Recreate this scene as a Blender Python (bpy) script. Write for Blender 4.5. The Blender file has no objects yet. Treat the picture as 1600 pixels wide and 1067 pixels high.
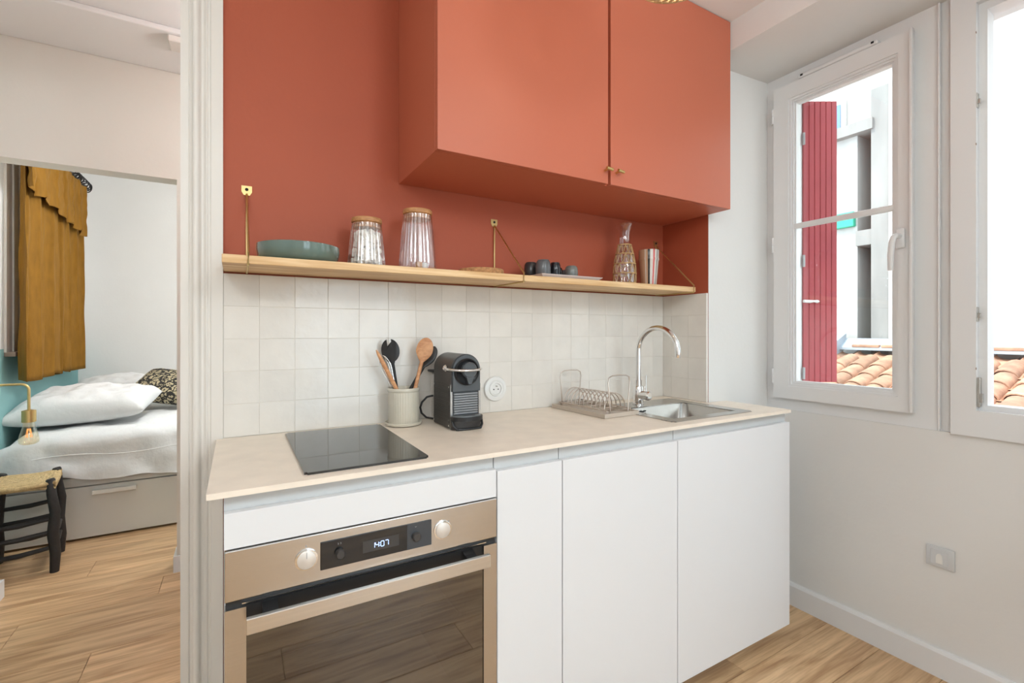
import bpy, bmesh, math, random
from mathutils import Vector, Matrix, noise
random.seed(7)
SC = bpy.context.scene
COL = SC.collection
PI = math.pi

# ------------------------------------------------------------------ camera, world, sun, exposure
cam = bpy.data.cameras.new('camera')
cam.sensor_width = 36.0
cam.lens = 36.0 * 739.0 / 1600.0
cam.shift_y = -15.0 / 1600.0
cam.clip_start = 0.05
camo = bpy.data.objects.new('camera', cam); COL.objects.link(camo)
camo.location = (0, 0, 1.24)
camo.rotation_euler = (PI / 2, 0, -math.radians(30.2))
SC.camera = camo

w = bpy.data.worlds.new('sky'); SC.world = w; w.use_nodes = True
bg = w.node_tree.nodes['Background']
bg.inputs[0].default_value = (0.76, 0.88, 1.0, 1); bg.inputs[1].default_value = 3.2
sun = bpy.data.lights.new('sun', 'SUN'); sun.energy = 3.2; sun.angle = 0.02; sun.color = (1, .95, .86)
so = bpy.data.objects.new('sun', sun); COL.objects.link(so)
so.location = (-4, 2, 9)
so.rotation_euler = Vector((0.55, -0.25, -0.80)).to_track_quat('-Z', 'Y').to_euler()

def portal(loc, rot, sx, sy):
    l = bpy.data.lights.new('window_portal', 'AREA'); l.shape = 'RECTANGLE'; l.size = sx; l.size_y = sy
    l.cycles.is_portal = True
    o = bpy.data.objects.new('window_portal', l); COL.objects.link(o); o.location = loc; o.rotation_euler = rot
portal((2.48, 0.67, 1.65), (0, PI / 2, 0), 1.55, 1.34)
portal((1.2, -2.47, 1.2), (PI / 2, 0, 0), 1.3, 2.25)  # portal for the added double door
portal((1.27, 4.25, 1.5), (0, PI / 2, 0), 1.6, 1.9)  # portal for the added bedroom window

SC.view_settings.view_transform = 'Standard'; SC.view_settings.look = 'None'
SC.view_settings.gamma = 1.0; SC.view_settings.use_curve_mapping = False
SC.view_settings.exposure = 0.48

# ------------------------------------------------------------------ materials
def srgb(r, g, b):
    f = lambda c: (c / 255 / 12.92) if c / 255 <= .04045 else ((c / 255 + .055) / 1.055) ** 2.4
    return (f(r), f(g), f(b), 1)

def mat(name, col, rough=.5, metal=0., var=0., vscale=6., bump=0., bscale=30., rand=0., spec=.5, coat=0.,
        stretch=None, emit=None, aniso=0.):
    m = bpy.data.materials.new(name); m.use_nodes = True
    nt = m.node_tree; b = nt.nodes['Principled BSDF']
    if len(col) == 3: col = (*col, 1)
    b.inputs['Base Color'].default_value = col
    b.inputs['Roughness'].default_value = rough; b.inputs['Metallic'].default_value = metal
    b.inputs['Specular IOR Level'].default_value = spec; b.inputs['Coat Weight'].default_value = coat
    b.inputs['Anisotropic'].default_value = aniso
    if emit: b.inputs['Emission Color'].default_value = (*emit[:3], 1); b.inputs['Emission Strength'].default_value = emit[3]
    if var or bump or rand:
        tc = nt.nodes.new('ShaderNodeTexCoord'); mp = nt.nodes.new('ShaderNodeMapping')
        nt.links.new(tc.outputs['Object'], mp.inputs[0])
        if stretch: mp.inputs['Scale'].default_value = stretch
        oi = nt.nodes.new('ShaderNodeObjectInfo')
        if rand:
            cb = nt.nodes.new('ShaderNodeCombineXYZ'); ml = nt.nodes.new('ShaderNodeMath'); ml.operation = 'MULTIPLY'; ml.inputs[1].default_value = 37.0
            nt.links.new(oi.outputs['Random'], ml.inputs[0])
            for k in range(3): nt.links.new(ml.outputs[0], cb.inputs[k])
            nt.links.new(cb.outputs[0], mp.inputs['Location'])
        last = None
        if var:
            nz = nt.nodes.new('ShaderNodeTexNoise'); nz.inputs['Scale'].default_value = vscale; nz.inputs['Detail'].default_value = 5
            nt.links.new(mp.outputs[0], nz.inputs[0])
            mr = nt.nodes.new('ShaderNodeMapRange'); mr.inputs[1].default_value = .3; mr.inputs[2].default_value = .7
            mr.inputs[3].default_value = 1 - var; mr.inputs[4].default_value = 1 + var
            nt.links.new(nz.outputs[0], mr.inputs[0]); last = mr.outputs[0]
        if rand:
            mr2 = nt.nodes.new('ShaderNodeMapRange'); mr2.inputs[3].default_value = 1 - rand; mr2.inputs[4].default_value = 1 + rand
            nt.links.new(oi.outputs['Random'], mr2.inputs[0])
            if last is not None:
                mm = nt.nodes.new('ShaderNodeMath'); mm.operation = 'MULTIPLY'
                nt.links.new(last, mm.inputs[0]); nt.links.new(mr2.outputs[0], mm.inputs[1]); last = mm.outputs[0]
            else: last = mr2.outputs[0]
        if last is not None:
            vm = nt.nodes.new('ShaderNodeVectorMath'); vm.operation = 'SCALE'; vm.inputs[0].default_value = col[:3]
            nt.links.new(last, vm.inputs['Scale']); nt.links.new(vm.outputs[0], b.inputs['Base Color'])
        if bump:
            n2 = nt.nodes.new('ShaderNodeTexNoise'); n2.inputs['Scale'].default_value = bscale; n2.inputs['Detail'].default_value = 4
            nt.links.new(mp.outputs[0], n2.inputs[0])
            bp = nt.nodes.new('ShaderNodeBump'); bp.inputs['Strength'].default_value = bump; bp.inputs['Distance'].default_value = .01
            nt.links.new(n2.outputs[0], bp.inputs['Height']); nt.links.new(bp.outputs[0], b.inputs['Normal'])
    return m

def wood_mat(name, c1, c2, rough=.45, scale=1.0, rand=.12, knots=True):
    m = bpy.data.materials.new(name); m.use_nodes = True
    nt = m.node_tree; b = nt.nodes['Principled BSDF']; N = nt.nodes.new; L = nt.links.new
    tc = N('ShaderNodeTexCoord'); oi = N('ShaderNodeObjectInfo')
    cb = N('ShaderNodeCombineXYZ'); ml = N('ShaderNodeMath'); ml.operation = 'MULTIPLY'; ml.inputs[1].default_value = 53.0
    L(oi.outputs['Random'], ml.inputs[0])
    for k in range(3): L(ml.outputs[0], cb.inputs[k])
    ad = N('ShaderNodeVectorMath'); ad.operation = 'ADD'; L(tc.outputs['Object'], ad.inputs[0]); L(cb.outputs[0], ad.inputs[1])
    mp = N('ShaderNodeMapping'); mp.inputs['Scale'].default_value = (1.3 * scale, 14 * scale, 14 * scale); L(ad.outputs[0], mp.inputs[0])
    n1 = N('ShaderNodeTexNoise'); n1.inputs['Scale'].default_value = 1.6; n1.inputs['Detail'].default_value = 7; n1.inputs['Distortion'].default_value = 1.1
    L(mp.outputs[0], n1.inputs[0])
    mp2 = N('ShaderNodeMapping'); mp2.inputs['Scale'].default_value = (3 * scale, 110 * scale, 110 * scale); L(ad.outputs[0], mp2.inputs[0])
    n2 = N('ShaderNodeTexNoise'); n2.inputs['Scale'].default_value = 1.5; n2.inputs['Detail'].default_value = 3; L(mp2.outputs[0], n2.inputs[0])
    mx = N('ShaderNodeMath'); mx.operation = 'MULTIPLY_ADD'; mx.inputs[1].default_value = .35; L(n2.outputs[0], mx.inputs[0]); L(n1.outputs[0], mx.inputs[2])
    cr = N('ShaderNodeValToRGB'); cr.color_ramp.elements[0].position = .45; cr.color_ramp.elements[1].position = .82
    cr.color_ramp.elements[0].color = c1; cr.color_ramp.elements[1].color = c2
    L(mx.outputs[0], cr.inputs[0])
    mr = N('ShaderNodeMapRange'); mr.inputs[3].default_value = 1 - rand; mr.inputs[4].default_value = 1 + rand; L(oi.outputs['Random'], mr.inputs[0])
    vm = N('ShaderNodeVectorMath'); vm.operation = 'SCALE'; L(cr.outputs[0], vm.inputs[0]); L(mr.outputs[0], vm.inputs['Scale'])
    L(vm.outputs[0], b.inputs['Base Color'])
    b.inputs['Roughness'].default_value = rough
    bp = N('ShaderNodeBump'); bp.inputs['Strength'].default_value = .08; bp.inputs['Distance'].default_value = .004
    L(n2.outputs[0], bp.inputs['Height']); L(bp.outputs[0], b.inputs['Normal'])
    return m

def glass_mat(name, tint=(1, 1, 1), refl=.06, edge=.5, rough=.02):
    m = bpy.data.materials.new(name); m.use_nodes = True
    nt = m.node_tree; nt.nodes.remove(nt.nodes['Principled BSDF']); N = nt.nodes.new; L = nt.links.new
    out = nt.nodes['Material Output']
    t = N('ShaderNodeBsdfTransparent'); t.inputs[0].default_value = (*tint, 1)
    g = N('ShaderNodeBsdfGlossy'); g.inputs['Roughness'].default_value = rough; g.inputs[0].default_value = (1, 1, 1, 1)
    lw = N('ShaderNodeLayerWeight'); lw.inputs[0].default_value = .35
    mr = N('ShaderNodeMapRange'); mr.inputs[3].default_value = refl; mr.inputs[4].default_value = edge
    L(lw.outputs['Facing'], mr.inputs[0])
    mx = N('ShaderNodeMixShader'); L(mr.outputs[0], mx.inputs[0]); L(t.outputs[0], mx.inputs[1]); L(g.outputs[0], mx.inputs[2])
    L(mx.outputs[0], out.inputs[0])
    return m

M = {}
M['white'] = mat('white_wall_paint', (.78, .77, .75), .75, var=.015, vscale=3, bump=.06, bscale=60)
M['cream'] = mat('cream_wall_paint', (.74, .71, .64), .8, var=.015, vscale=2, bump=.06, bscale=60)
M['ceil'] = mat('ceiling_paint', (.87, .87, .86), .85, bump=.03, bscale=60)
M['terra'] = mat('terracotta_paint', (.43, .092, .040), .62, var=.03, vscale=2.5, bump=.05, bscale=70)
M['terracab'] = mat('terracotta_lacquer', (.53, .145, .078), .45, var=.015, vscale=2, bump=.02, bscale=120)
M['teal'] = mat('teal_wall_paint', (.30, .49, .48), .75, var=.02, vscale=3)
M['casing'] = mat('white_gloss_trim', (.80, .76, .705), .4, var=.02, vscale=4, bump=.04, bscale=25)
M['pvc'] = mat('white_window_plastic', (.80, .80, .80), .35)
M['tile'] = mat('glazed_white_tile', (.80, .76, .70), .13, var=.03, vscale=14, bump=.25, bscale=13, rand=.03)
M['grout'] = mat('pale_grout', (.74, .69, .61), .9, bump=.1, bscale=200)
M['top'] = mat('cream_stone_worktop', (.90, .79, .665), .38, var=.045, vscale=16, bump=.02, bscale=80)
M['front'] = mat('white_cabinet_lacquer', (.80, .80, .81), .4, bump=.01, bscale=200)
M['rail'] = mat('pale_grey_rail', (.62, .63, .63), .45, bump=.01, bscale=100)
M['carc'] = mat('white_carcass', (.75, .75, .74), .5, var=.01, vscale=4)
M['steel'] = mat('brushed_steel', (.58, .56, .54), .25, 1., var=.03, vscale=4, bump=.03, bscale=30, stretch=(1, 1, 60))
M['steelh'] = mat('brushed_steel_bar', (.68, .66, .63), .3, 1., var=.03, vscale=4, bump=.02, bscale=30, stretch=(1, 60, 60))
M['sink'] = mat('sink_steel', (.50, .485, .46), .27, 1., var=.03, vscale=8)
M['chrome'] = mat('chrome', (.82, .82, .82), .06, 1., var=.01, vscale=3)
M['brass'] = mat('brass', (.66, .48, .21), .42, 1., var=.05, vscale=20)
M['wire'] = mat('champagne_wire', (.62, .53, .46), .3, 1., var=.04, vscale=20)
M['black'] = mat('black_plastic', (.015, .015, .016), .4, bump=.03, bscale=150)
M['blackgl'] = mat('black_glass', (.008, .008, .009), .06, coat=.3, var=.02, vscale=4)
M['hob'] = mat('hob_glass', (.015, .014, .013), .05, spec=.6, coat=.15, var=.02, vscale=4)
M['greygl'] = mat('grey_glass', (.05, .058, .068), .15, var=.02, vscale=4)
M['titan'] = mat('anthracite_plastic', (.05, .045, .042), .38, bump=.03, bscale=150)
M['titan2'] = mat('blue_grey_plastic', (.075, .083, .09), .4, bump=.03, bscale=150)
M['grille'] = mat('grey_grille', (.30, .31, .32), .35, .6, var=.04, vscale=20)
M['knobst'] = mat('satin_knob', (.74, .68, .62), .4, .35, var=.02, vscale=20)
M['floor'] = wood_mat('oak_laminate', srgb(166, 126, 88), srgb(222, 186, 143), .36, 1.0, .10)
M['fbase'] = mat('floor_underlay', (.10, .06, .035), .9, var=.1, vscale=10)
M['shelf'] = wood_mat('light_oak_board', srgb(206, 160, 104), srgb(238, 205, 158), .5, 1.3, .04)
M['spoon'] = wood_mat('beech_wood', srgb(190, 128, 84), srgb(222, 166, 120), .5, 3, .05)
M['lidwood'] = wood_mat('acacia_lid', srgb(165, 112, 68), srgb(205, 152, 100), .5, 4, .05)
M['cork'] = mat('cork', (.50, .26, .11), .85, var=.3, vscale=90, bump=.4, bscale=90)
M['green'] = mat('sage_green_glaze', (.125, .185, .16), .1, var=.12, vscale=9, coat=.6)
M['crock'] = mat('cream_ceramic', (.68, .63, .52), .25, var=.03, vscale=12, coat=.3)
M['porc'] = mat('white_porcelain', (.83, .82, .79), .2, var=.01, vscale=8, coat=.3)
M['sugar'] = mat('sugar', (.92, .88, .80), .8, var=.06, vscale=40, bump=.4, bscale=250)
M['glass'] = glass_mat('window_glass', (.98, 1, .99), .015, .35)
M['jar'] = glass_mat('jar_glass', (.95, .94, .94), .13, .8, .12)
M['clear'] = glass_mat('clear_glass', (.96, .95, .95), .05, .7, .03)
M['amber'] = glass_mat('bulb_glass', (.98, .90, .76), .06, .5, .03)
M['ovengl'] = glass_mat('oven_door_glass', (.26, .22, .19), .12, .5, .03)
M['cupA'] = mat('charcoal_glaze', (.045, .042, .042), .22, var=.2, vscale=20)
M['cupB'] = mat('slate_glaze', (.13, .135, .14), .22, var=.15, vscale=25)
M['cupC'] = mat('black_glaze', (.012, .012, .015), .12, var=.1, vscale=20)
M['cupD'] = mat('grey_green_glaze', (.17, .18, .165), .25, var=.2, vscale=25, stretch=(1, 1, 6))
M['tray'] = mat('pale_pink_tray', (.72, .66, .66), .5, var=.02, vscale=10)
M['wick'] = mat('rattan', (.56, .36, .16), .6, var=.18, vscale=60, bump=.2, bscale=200)
M['ric'] = mat('pale_rattan', (.60, .43, .24), .6, var=.2, vscale=50)
M['racktray'] = mat('taupe_tray', (.56, .48, .40), .45, var=.03, vscale=12)
M['linen'] = mat('white_cotton', (.80, .80, .80), .9, var=.02, vscale=6, bump=.9, bscale=9)
M['mustard'] = mat('mustard_linen', (.25, .115, .008), .92, var=.12, vscale=40, bump=.3, bscale=400, stretch=(1, 1, .25))
M['iron'] = mat('black_iron', (.02, .018, .018), .5, .5, var=.1, vscale=40)
M['bed'] = mat('white_bed_board', (.72, .70, .655), .5, var=.01, vscale=3)
M['stool'] = mat('black_stained_wood', (.018, .016, .016), .6, var=.3, vscale=18, bump=.3, bscale=40)
M['rush'] = mat('rush_cord', (.55, .40, .20), .85, var=.25, vscale=60, bump=.5, bscale=200)
M['brown'] = mat('brown_frame', (.34, .25, .20), .6, var=.05, vscale=10)
M['red'] = mat('red_shutter_paint', (.40, .055, .065), .6, var=.12, vscale=9, bump=.1, bscale=60, stretch=(1, 1, .2))
M['render'] = mat('white_render', (.44, .425, .40), .9, var=.16, vscale=1.5, bump=.3, bscale=20, stretch=(1, 1.6, .35))
M['conc'] = mat('weathered_concrete', (.24, .23, .215), .9, var=.28, vscale=1.6, bump=.3, bscale=20, stretch=(1, 1, .3))
M['stone'] = mat('grey_stone', (.42, .42, .42), .9, var=.15, vscale=14, bump=.3, bscale=40)
M['roof'] = mat('terracotta_roof_tile', (.40, .225, .145), .85, var=.25, vscale=9, bump=.4, bscale=40, rand=.22)
M['zinc'] = mat('zinc_flashing', (.38, .42, .46), .5, .4, var=.1, vscale=5)
M['signgreen'] = mat('green_sign', (.02, .36, .22), .5, var=.03, vscale=5)
M['blueg'] = mat('blue_window_pane', (.15, .26, .46), .15, var=.05, vscale=3)
M['plate'] = mat('grey_switch_plastic', (.62, .63, .64), .4, var=.01, vscale=10)
M['dark'] = mat('dark_hole', (.01, .01, .01), .8, var=.05, vscale=30)
M['digits'] = mat('lit_digits', (.2, .3, .6), .5, emit=(.45, .6, 1, 1.6), var=.01)
M['print'] = mat('grey_print', (.35, .34, .33), .6, var=.01)
M['fil'] = mat('filament', (.8, .35, .1), .5, emit=(1, .45, .15, .8), var=.01)
M['street'] = mat('street_ground', (.35, .33, .31), .9, var=.1, vscale=2)

def stripe_mat():
    m = bpy.data.materials.new('striped_glaze'); m.use_nodes = True
    nt = m.node_tree; b = nt.nodes['Principled BSDF']; N = nt.nodes.new; L = nt.links.new
    tc = N('ShaderNodeTexCoord'); sp = N('ShaderNodeSeparateXYZ'); L(tc.outputs['Object'], sp.inputs[0])
    at = N('ShaderNodeMath'); at.operation = 'ARCTAN2'; L(sp.outputs[1], at.inputs[0]); L(sp.outputs[0], at.inputs[1])
    mr = N('ShaderNodeMapRange'); mr.inputs[1].default_value = -PI; mr.inputs[2].default_value = PI; L(at.outputs[0], mr.inputs[0])
    cr = N('ShaderNodeValToRGB'); cr.color_ramp.interpolation = 'CONSTANT'
    e = cr.color_ramp.elements; pat = []
    tan, blk, wh, red, gry = (.55, .33, .20, 1), (.015, .015, .015, 1), (.74, .70, .64, 1), (.72, .16, .15, 1), (.36, .35, .33, 1)
    # angles (fraction of a turn from -pi): the side that faces the room is about 0.10 - 0.45
    pat = [(0.0, tan), (.055, wh), (.07, tan), (.105, blk), (.140, wh), (.190, red), (.220, wh), (.253, gry), (.291, wh), (.42, tan), (.5, wh), (.56, blk), (.61, wh), (.70, red), (.74, wh), (.84, tan)]
    e[0].position = 0; e[0].color = pat[0][1]; e[1].position = pat[1][0]; e[1].color = pat[1][1]
    for p, c in pat[2:]:
        x = e.new(p); x.color = c
    L(mr.outputs[0], cr.inputs[0]); L(cr.outputs[0], b.inputs['Base Color']); b.inputs['Roughness'].default_value = .25
    return m
M['stripe'] = stripe_mat()

def floral_mat():
    m = bpy.data.materials.new('floral_print'); m.use_nodes = True
    nt = m.node_tree; b = nt.nodes['Principled BSDF']; N = nt.nodes.new; L = nt.links.new
    tc = N('ShaderNodeTexCoord')
    v = N('ShaderNodeTexVoronoi'); v.inputs['Scale'].default_value = 26; v.feature = 'DISTANCE_TO_EDGE'
    nz = N('ShaderNodeTexNoise'); nz.inputs['Scale'].default_value = 30; L(tc.outputs['Object'], nz.inputs[0])
    ad = N('ShaderNodeVectorMath'); ad.operation = 'MULTIPLY_ADD'; ad.inputs[1].default_value = (.05, .05, .05); L(nz.outputs[1], ad.inputs[0]); L(tc.outputs['Object'], ad.inputs[2])
    L(ad.outputs[0], v.inputs[0])
    cr = N('ShaderNodeValToRGB'); cr.color_ramp.interpolation = 'CONSTANT'
    cr.color_ramp.elements[0].color = (.03, .028, .025, 1); cr.color_ramp.elements[1].position = .12; cr.color_ramp.elements[1].color = (.50, .43, .28, 1)
    x = cr.color_ramp.elements.new(.34); x.color = (.06, .055, .045, 1)
    L(v.outputs[0], cr.inputs[0]); L(cr.outputs[0], b.inputs['Base Color']); b.inputs['Roughness'].default_value = .9
    return m
M['floral'] = floral_mat()

def dado_mat():   # two-tone painted wall: teal below 1.14 m, white above
    m = bpy.data.materials.new('two_tone_paint'); m.use_nodes = True
    nt = m.node_tree; b = nt.nodes['Principled BSDF']; N = nt.nodes.new; L = nt.links.new
    tc = N('ShaderNodeTexCoord'); sp = N('ShaderNodeSeparateXYZ'); L(tc.outputs['Object'], sp.inputs[0])
    gt = N('ShaderNodeMath'); gt.operation = 'GREATER_THAN'; gt.inputs[1].default_value = 1.14; L(sp.outputs[2], gt.inputs[0])
    mx = N('ShaderNodeMix'); mx.data_type = 'RGBA'; L(gt.outputs[0], mx.inputs[0])
    mx.inputs[6].default_value = (.25, .47, .47, 1); mx.inputs[7].default_value = (.78, .78, .77, 1)
    L(mx.outputs[2], b.inputs['Base Color']); b.inputs['Roughness'].default_value = .8
    return m
M['dado'] = dado_mat()

# ------------------------------------------------------------------ helpers
def wloc(o):
    v = Vector(o.location)
    while o.parent: o = o.parent; v += Vector(o.location)
    return v
def finish(bm, name, m, smooth):
    me = bpy.data.meshes.new(name)
    bmesh.ops.recalc_face_normals(bm, faces=bm.faces[:])
    bm.to_mesh(me); bm.free()
    for mm in (m if isinstance(m, (list, tuple)) else [m]): me.materials.append(M[mm] if isinstance(mm, str) else mm)
    if smooth:
        for p in me.polygons: p.use_smooth = True
        me.set_sharp_from_angle(angle=math.radians(smooth if smooth > 1 else 40))
    return me
def obj(name, bm, m, parent=None, smooth=0, local=False, loc=None, kind=None):
    """one mesh object; bm is in world metres unless local"""
    base = wloc(parent) if parent else (Vector(loc) if loc is not None else Vector((0, 0, 0)))
    if not local and base.length > 0: bmesh.ops.translate(bm, verts=bm.verts[:], vec=-base)
    o = bpy.data.objects.new(name, finish(bm, name, m, smooth)); COL.objects.link(o)
    if parent: o.parent = parent
    elif loc is not None: o.location = loc
    if kind: o['kind'] = kind
    return o
def tag(o, label, cat, group=None):
    o['label'] = label; o['category'] = cat
    if group: o['group'] = group
    return o
def thing(name, label, cat, loc=(0, 0, 0), rotz=0, group=None):
    o = bpy.data.objects.new(name, None); COL.objects.link(o); o.empty_display_size = .05
    o.location = loc; o.rotation_euler = (0, 0, rotz)
    return tag(o, label, cat, group)
def struct(name, bm, m, label=None, loc=None, smooth=0):
    o = obj(name, bm, m, None, smooth, loc=loc); o['kind'] = 'structure'
    if label: o['label'] = label
    return o

def nb(): return bmesh.new()
def box(bm, x0, x1, y0, y1, z0, z1, bev=0, seg=2, mi=0):
    r = bmesh.ops.create_cube(bm, size=1)
    vs = r['verts']
    for v in vs: v.co = Vector(((x0 + x1) / 2 + v.co.x * (x1 - x0), (y0 + y1) / 2 + v.co.y * (y1 - y0), (z0 + z1) / 2 + v.co.z * (z1 - z0)))
    fs = {f for v in vs for f in v.link_faces}
    for f in fs: f.material_index = mi
    if bev:
        es = list({e for v in vs for e in v.link_edges})
        bmesh.ops.bevel(bm, geom=es, offset=bev, segments=seg, affect='EDGES', profile=.5)
    return bm
def bx(*a, **k): return box(nb(), *a, **k)
AX = {'Z': lambda a, b, h: (a, b, h), 'Y': lambda a, b, h: (a, -h, b), 'X': lambda a, b, h: (-h, a, b)}
# AX['Y']: height runs toward -Y (into the room from the back wall); AX['X']: height toward -X
def lathe(bm, prof, c=(0, 0, 0), n=32, axis='Z', cap0=True, cap1=True, rib=0, ribn=0):
    rings = []
    for r, h in prof:
        ring = []
        for i in range(n):
            a = 2 * PI * i / n
            rr = r * (1 + (rib * math.cos(a * ribn) if ribn else 0))
            p = AX[axis](rr * math.cos(a), rr * math.sin(a), h)
            ring.append(bm.verts.new((c[0] + p[0], c[1] + p[1], c[2] + p[2])))
        rings.append(ring)
    for a, b in zip(rings, rings[1:]):
        for i in range(n): bm.faces.new((a[i], a[(i + 1) % n], b[(i + 1) % n], b[i]))
    if cap0: bm.faces.new(rings[0][::-1])
    if cap1: bm.faces.new(rings[-1])
    return bm
def tube(bm, pts, r, n=8, closed=False, caps=True):
    pts = [Vector(p) for p in pts]; m = len(pts)
    rs = r if isinstance(r, (list, tuple)) else [r] * m
    rings = []; prev = None
    for i, p in enumerate(pts):
        if closed: t = (pts[(i + 1) % m] - pts[i - 1])
        else: t = pts[min(i + 1, m - 1)] - pts[max(i - 1, 0)]
        t.normalize()
        if prev is None:
            u = t.cross(Vector((0, 0, 1)))
            if u.length < .1: u = t.cross(Vector((1, 0, 0)))
        else: u = prev - t * prev.dot(t)
        u.normalize(); prev = u; v = t.cross(u)
        rings.append([bm.verts.new(p + (u * math.cos(2 * PI * k / n) + v * math.sin(2 * PI * k / n)) * rs[i]) for k in range(n)])
    prs = list(zip(rings, rings[1:])) + ([(rings[-1], rings[0])] if closed else [])
    for a, b in prs:
        for k in range(n): bm.faces.new((a[k], a[(k + 1) % n], b[(k + 1) % n], b[k]))
    if caps and not closed: bm.faces.new(rings[0][::-1]); bm.faces.new(rings[-1])
    return bm
def prism(bm, poly, h0, h1, plane='XY', mi=0):
    def q(a, b, h): return {'XY': (a, b, h), 'XZ': (a, h, b), 'YZ': (h, a, b)}[plane]
    lo = [bm.verts.new(q(a, b, h0)) for a, b in poly]; hi = [bm.verts.new(q(a, b, h1)) for a, b in poly]
    n = len(poly); fs = [bm.faces.new(lo[::-1]), bm.faces.new(hi)]
    for i in range(n): fs.append(bm.faces.new((lo[i], lo[(i + 1) % n], hi[(i + 1) % n], hi[i])))
    for f in fs: f.material_index = mi
    return bm
def cells(bm, us, vs, inside, h0, h1, plane='XY'):
    """solid slab made of grid cells, with openings where inside() is False"""
    def q(a, b, h): return {'XY': (a, b, h), 'XZ': (a, h, b), 'YZ': (h, a, b)}[plane]
    vd = {}
    def V(i, j, k):
        if (i, j, k) not in vd: vd[(i, j, k)] = bm.verts.new(q(us[i], vs[j], (h0, h1)[k]))
        return vd[(i, j, k)]
    nu, nv = len(us) - 1, len(vs) - 1
    ok = lambda i, j: 0 <= i < nu and 0 <= j < nv and inside((us[i] + us[i + 1]) / 2, (vs[j] + vs[j + 1]) / 2)
    for i in range(nu):
        for j in range(nv):
            if not ok(i, j): continue
            for k in (0, 1): bm.faces.new([V(i, j, k), V(i + 1, j, k), V(i + 1, j + 1, k), V(i, j + 1, k)])
            for di, dj, a, b in ((-1, 0, (0, 0), (0, 1)), (1, 0, (1, 0), (1, 1)), (0, -1, (0, 0), (1, 0)), (0, 1, (0, 1), (1, 1))):
                if not ok(i + di, j + dj):
                    bm.faces.new([V(i + a[0], j + a[1], 0), V(i + b[0], j + b[1], 0), V(i + b[0], j + b[1], 1), V(i + a[0], j + a[1], 1)])
    return bm
def loft(bm, st, n=14, axis=Vector((0, 0, 1)), side=Vector((1, 0, 0))):
    """st: (centre, half width along side, half thickness)"""
    rings = []
    for c, a, b in st:
        c = Vector(c); nrm = side.cross(axis).normalized()
        rings.append([bm.verts.new(c + side * (a * math.cos(2 * PI * k / n)) + nrm * (b * math.sin(2 * PI * k / n))) for k in range(n)])
    for p, q in zip(rings, rings[1:]):
        for k in range(n): bm.faces.new((p[k], p[(k + 1) % n], q[(k + 1) % n], q[k]))
    bm.faces.new(rings[0][::-1]); bm.faces.new(rings[-1])
    return bm
def disc_y(bm, c, r, d, n=28):      # a short cylinder standing out toward -Y
    return lathe(bm, [(r, 0), (r, d * .8), (r * .94, d)], c, n, 'Y')

# ================================================================== THE SHELL
WY = 1.63          # kitchen wall
RX = 1.803         # return wall
GX = 2.19          # window wall
CZ = 2.548
# floor and its boards
fl = struct('floor', bx(-1.95, 2.30, -2.5, 5.45, -.06, -.009), 'fbase', 'light oak laminate floor')
pm = None
PWID, PLEN = .19, 1.285
def plank_mesh(L):
    b = nb(); box(b, 0, L - .0012, .0006, PWID - .0012, -.009, 0, .0012, 1)
    return finish(b, 'plank', 'floor', 0)
pmesh = {}
row = 0; y = 1.066 - PWID * 19
while y < 5.36:
    x = -1.94 - [.0, .62, .31, .95, .48][row % 5] + (.17 if row % 2 else 0)
    while x < 2.2:
        a, b_ = max(x, -1.94), min(x + PLEN, 2.2)
        if b_ - a > .03:
            L = round(b_ - a, 3)
            if L not in pmesh: pmesh[L] = plank_mesh(L)
            o = bpy.data.objects.new('plank', pmesh[L]); COL.objects.link(o); o.parent = fl; o.location = (a, y, 0)
        x += PLEN
    y += PWID; row += 1

# ceilings
struct('ceiling', bx(-1.95, 2.55, -2.5, 1.75, CZ, CZ + .1), 'ceil', 'white kitchen ceiling')
ch = struct('ceiling_bedroom', bx(-1.95, 2.55, 1.75, 5.45, 2.60, 2.70), 'ceil', 'off-white bedroom ceiling')
obj('boxed_beam', bx(-1.95, 1.3, 2.585, 2.99, 2.575, 2.60, .006), 'ceil', ch)
obj('duct_cover', bx(-.268, -.12, 2.60, 2.70, 2.545, 2.575, .006), 'casing', ch)

# kitchen back wall (terracotta) with tiles
wb = struct('wall_back', bx(-.0345, 2.5, WY, WY + .1, 0, CZ), 'terra', 'terracotta painted kitchen wall with white tiles below the shelf')
TZ0, TP, TROW = .9295, .0965, 5
obj('grout', bx(-.0343, RX - .0105, WY - .0108, WY, .905, TZ0 + TROW * TP - .001), 'grout', wb)
def tile_mesh(wd, ht):
    b = nb(); box(b, -wd / 2 + .0005, wd / 2 - .0005, -.0055, .0055, -ht / 2 + .0005, ht / 2 - .0005, .0010, 2)
    for v in b.verts: v.co.x += random.uniform(-.0003, .0003); v.co.z += random.uniform(-.0003, .0003)
    return finish(b, 'tile', 'tile', 0)
tms = [tile_mesh(.0978, TP) for _ in range(4)]
edges = [-.034, .059] + [.059 + .0978 * k for k in range(1, 18)] + [RX - .0125]
tcut = {}
for r in range(TROW):
    for i in range(len(edges) - 1):
        a, b_ = edges[i], edges[i + 1]; wd = b_ - a
        if abs(wd - .0978) < .001: me = random.choice(tms)
        else:
            k = round(wd, 4)
            if k not in tcut: tcut[k] = tile_mesh(wd, TP)
            me = tcut[k]
        o = bpy.data.objects.new('tile', me); COL.objects.link(o); o.parent = wb
        o.location = ((a + b_) / 2, WY - .0065 + random.uniform(-.0006, .0006), TZ0 + TP * (r + .5))
        o.rotation_euler = (random.uniform(-.008, .008), random.uniform(-.003, .003), random.uniform(-.008, .008))
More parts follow.
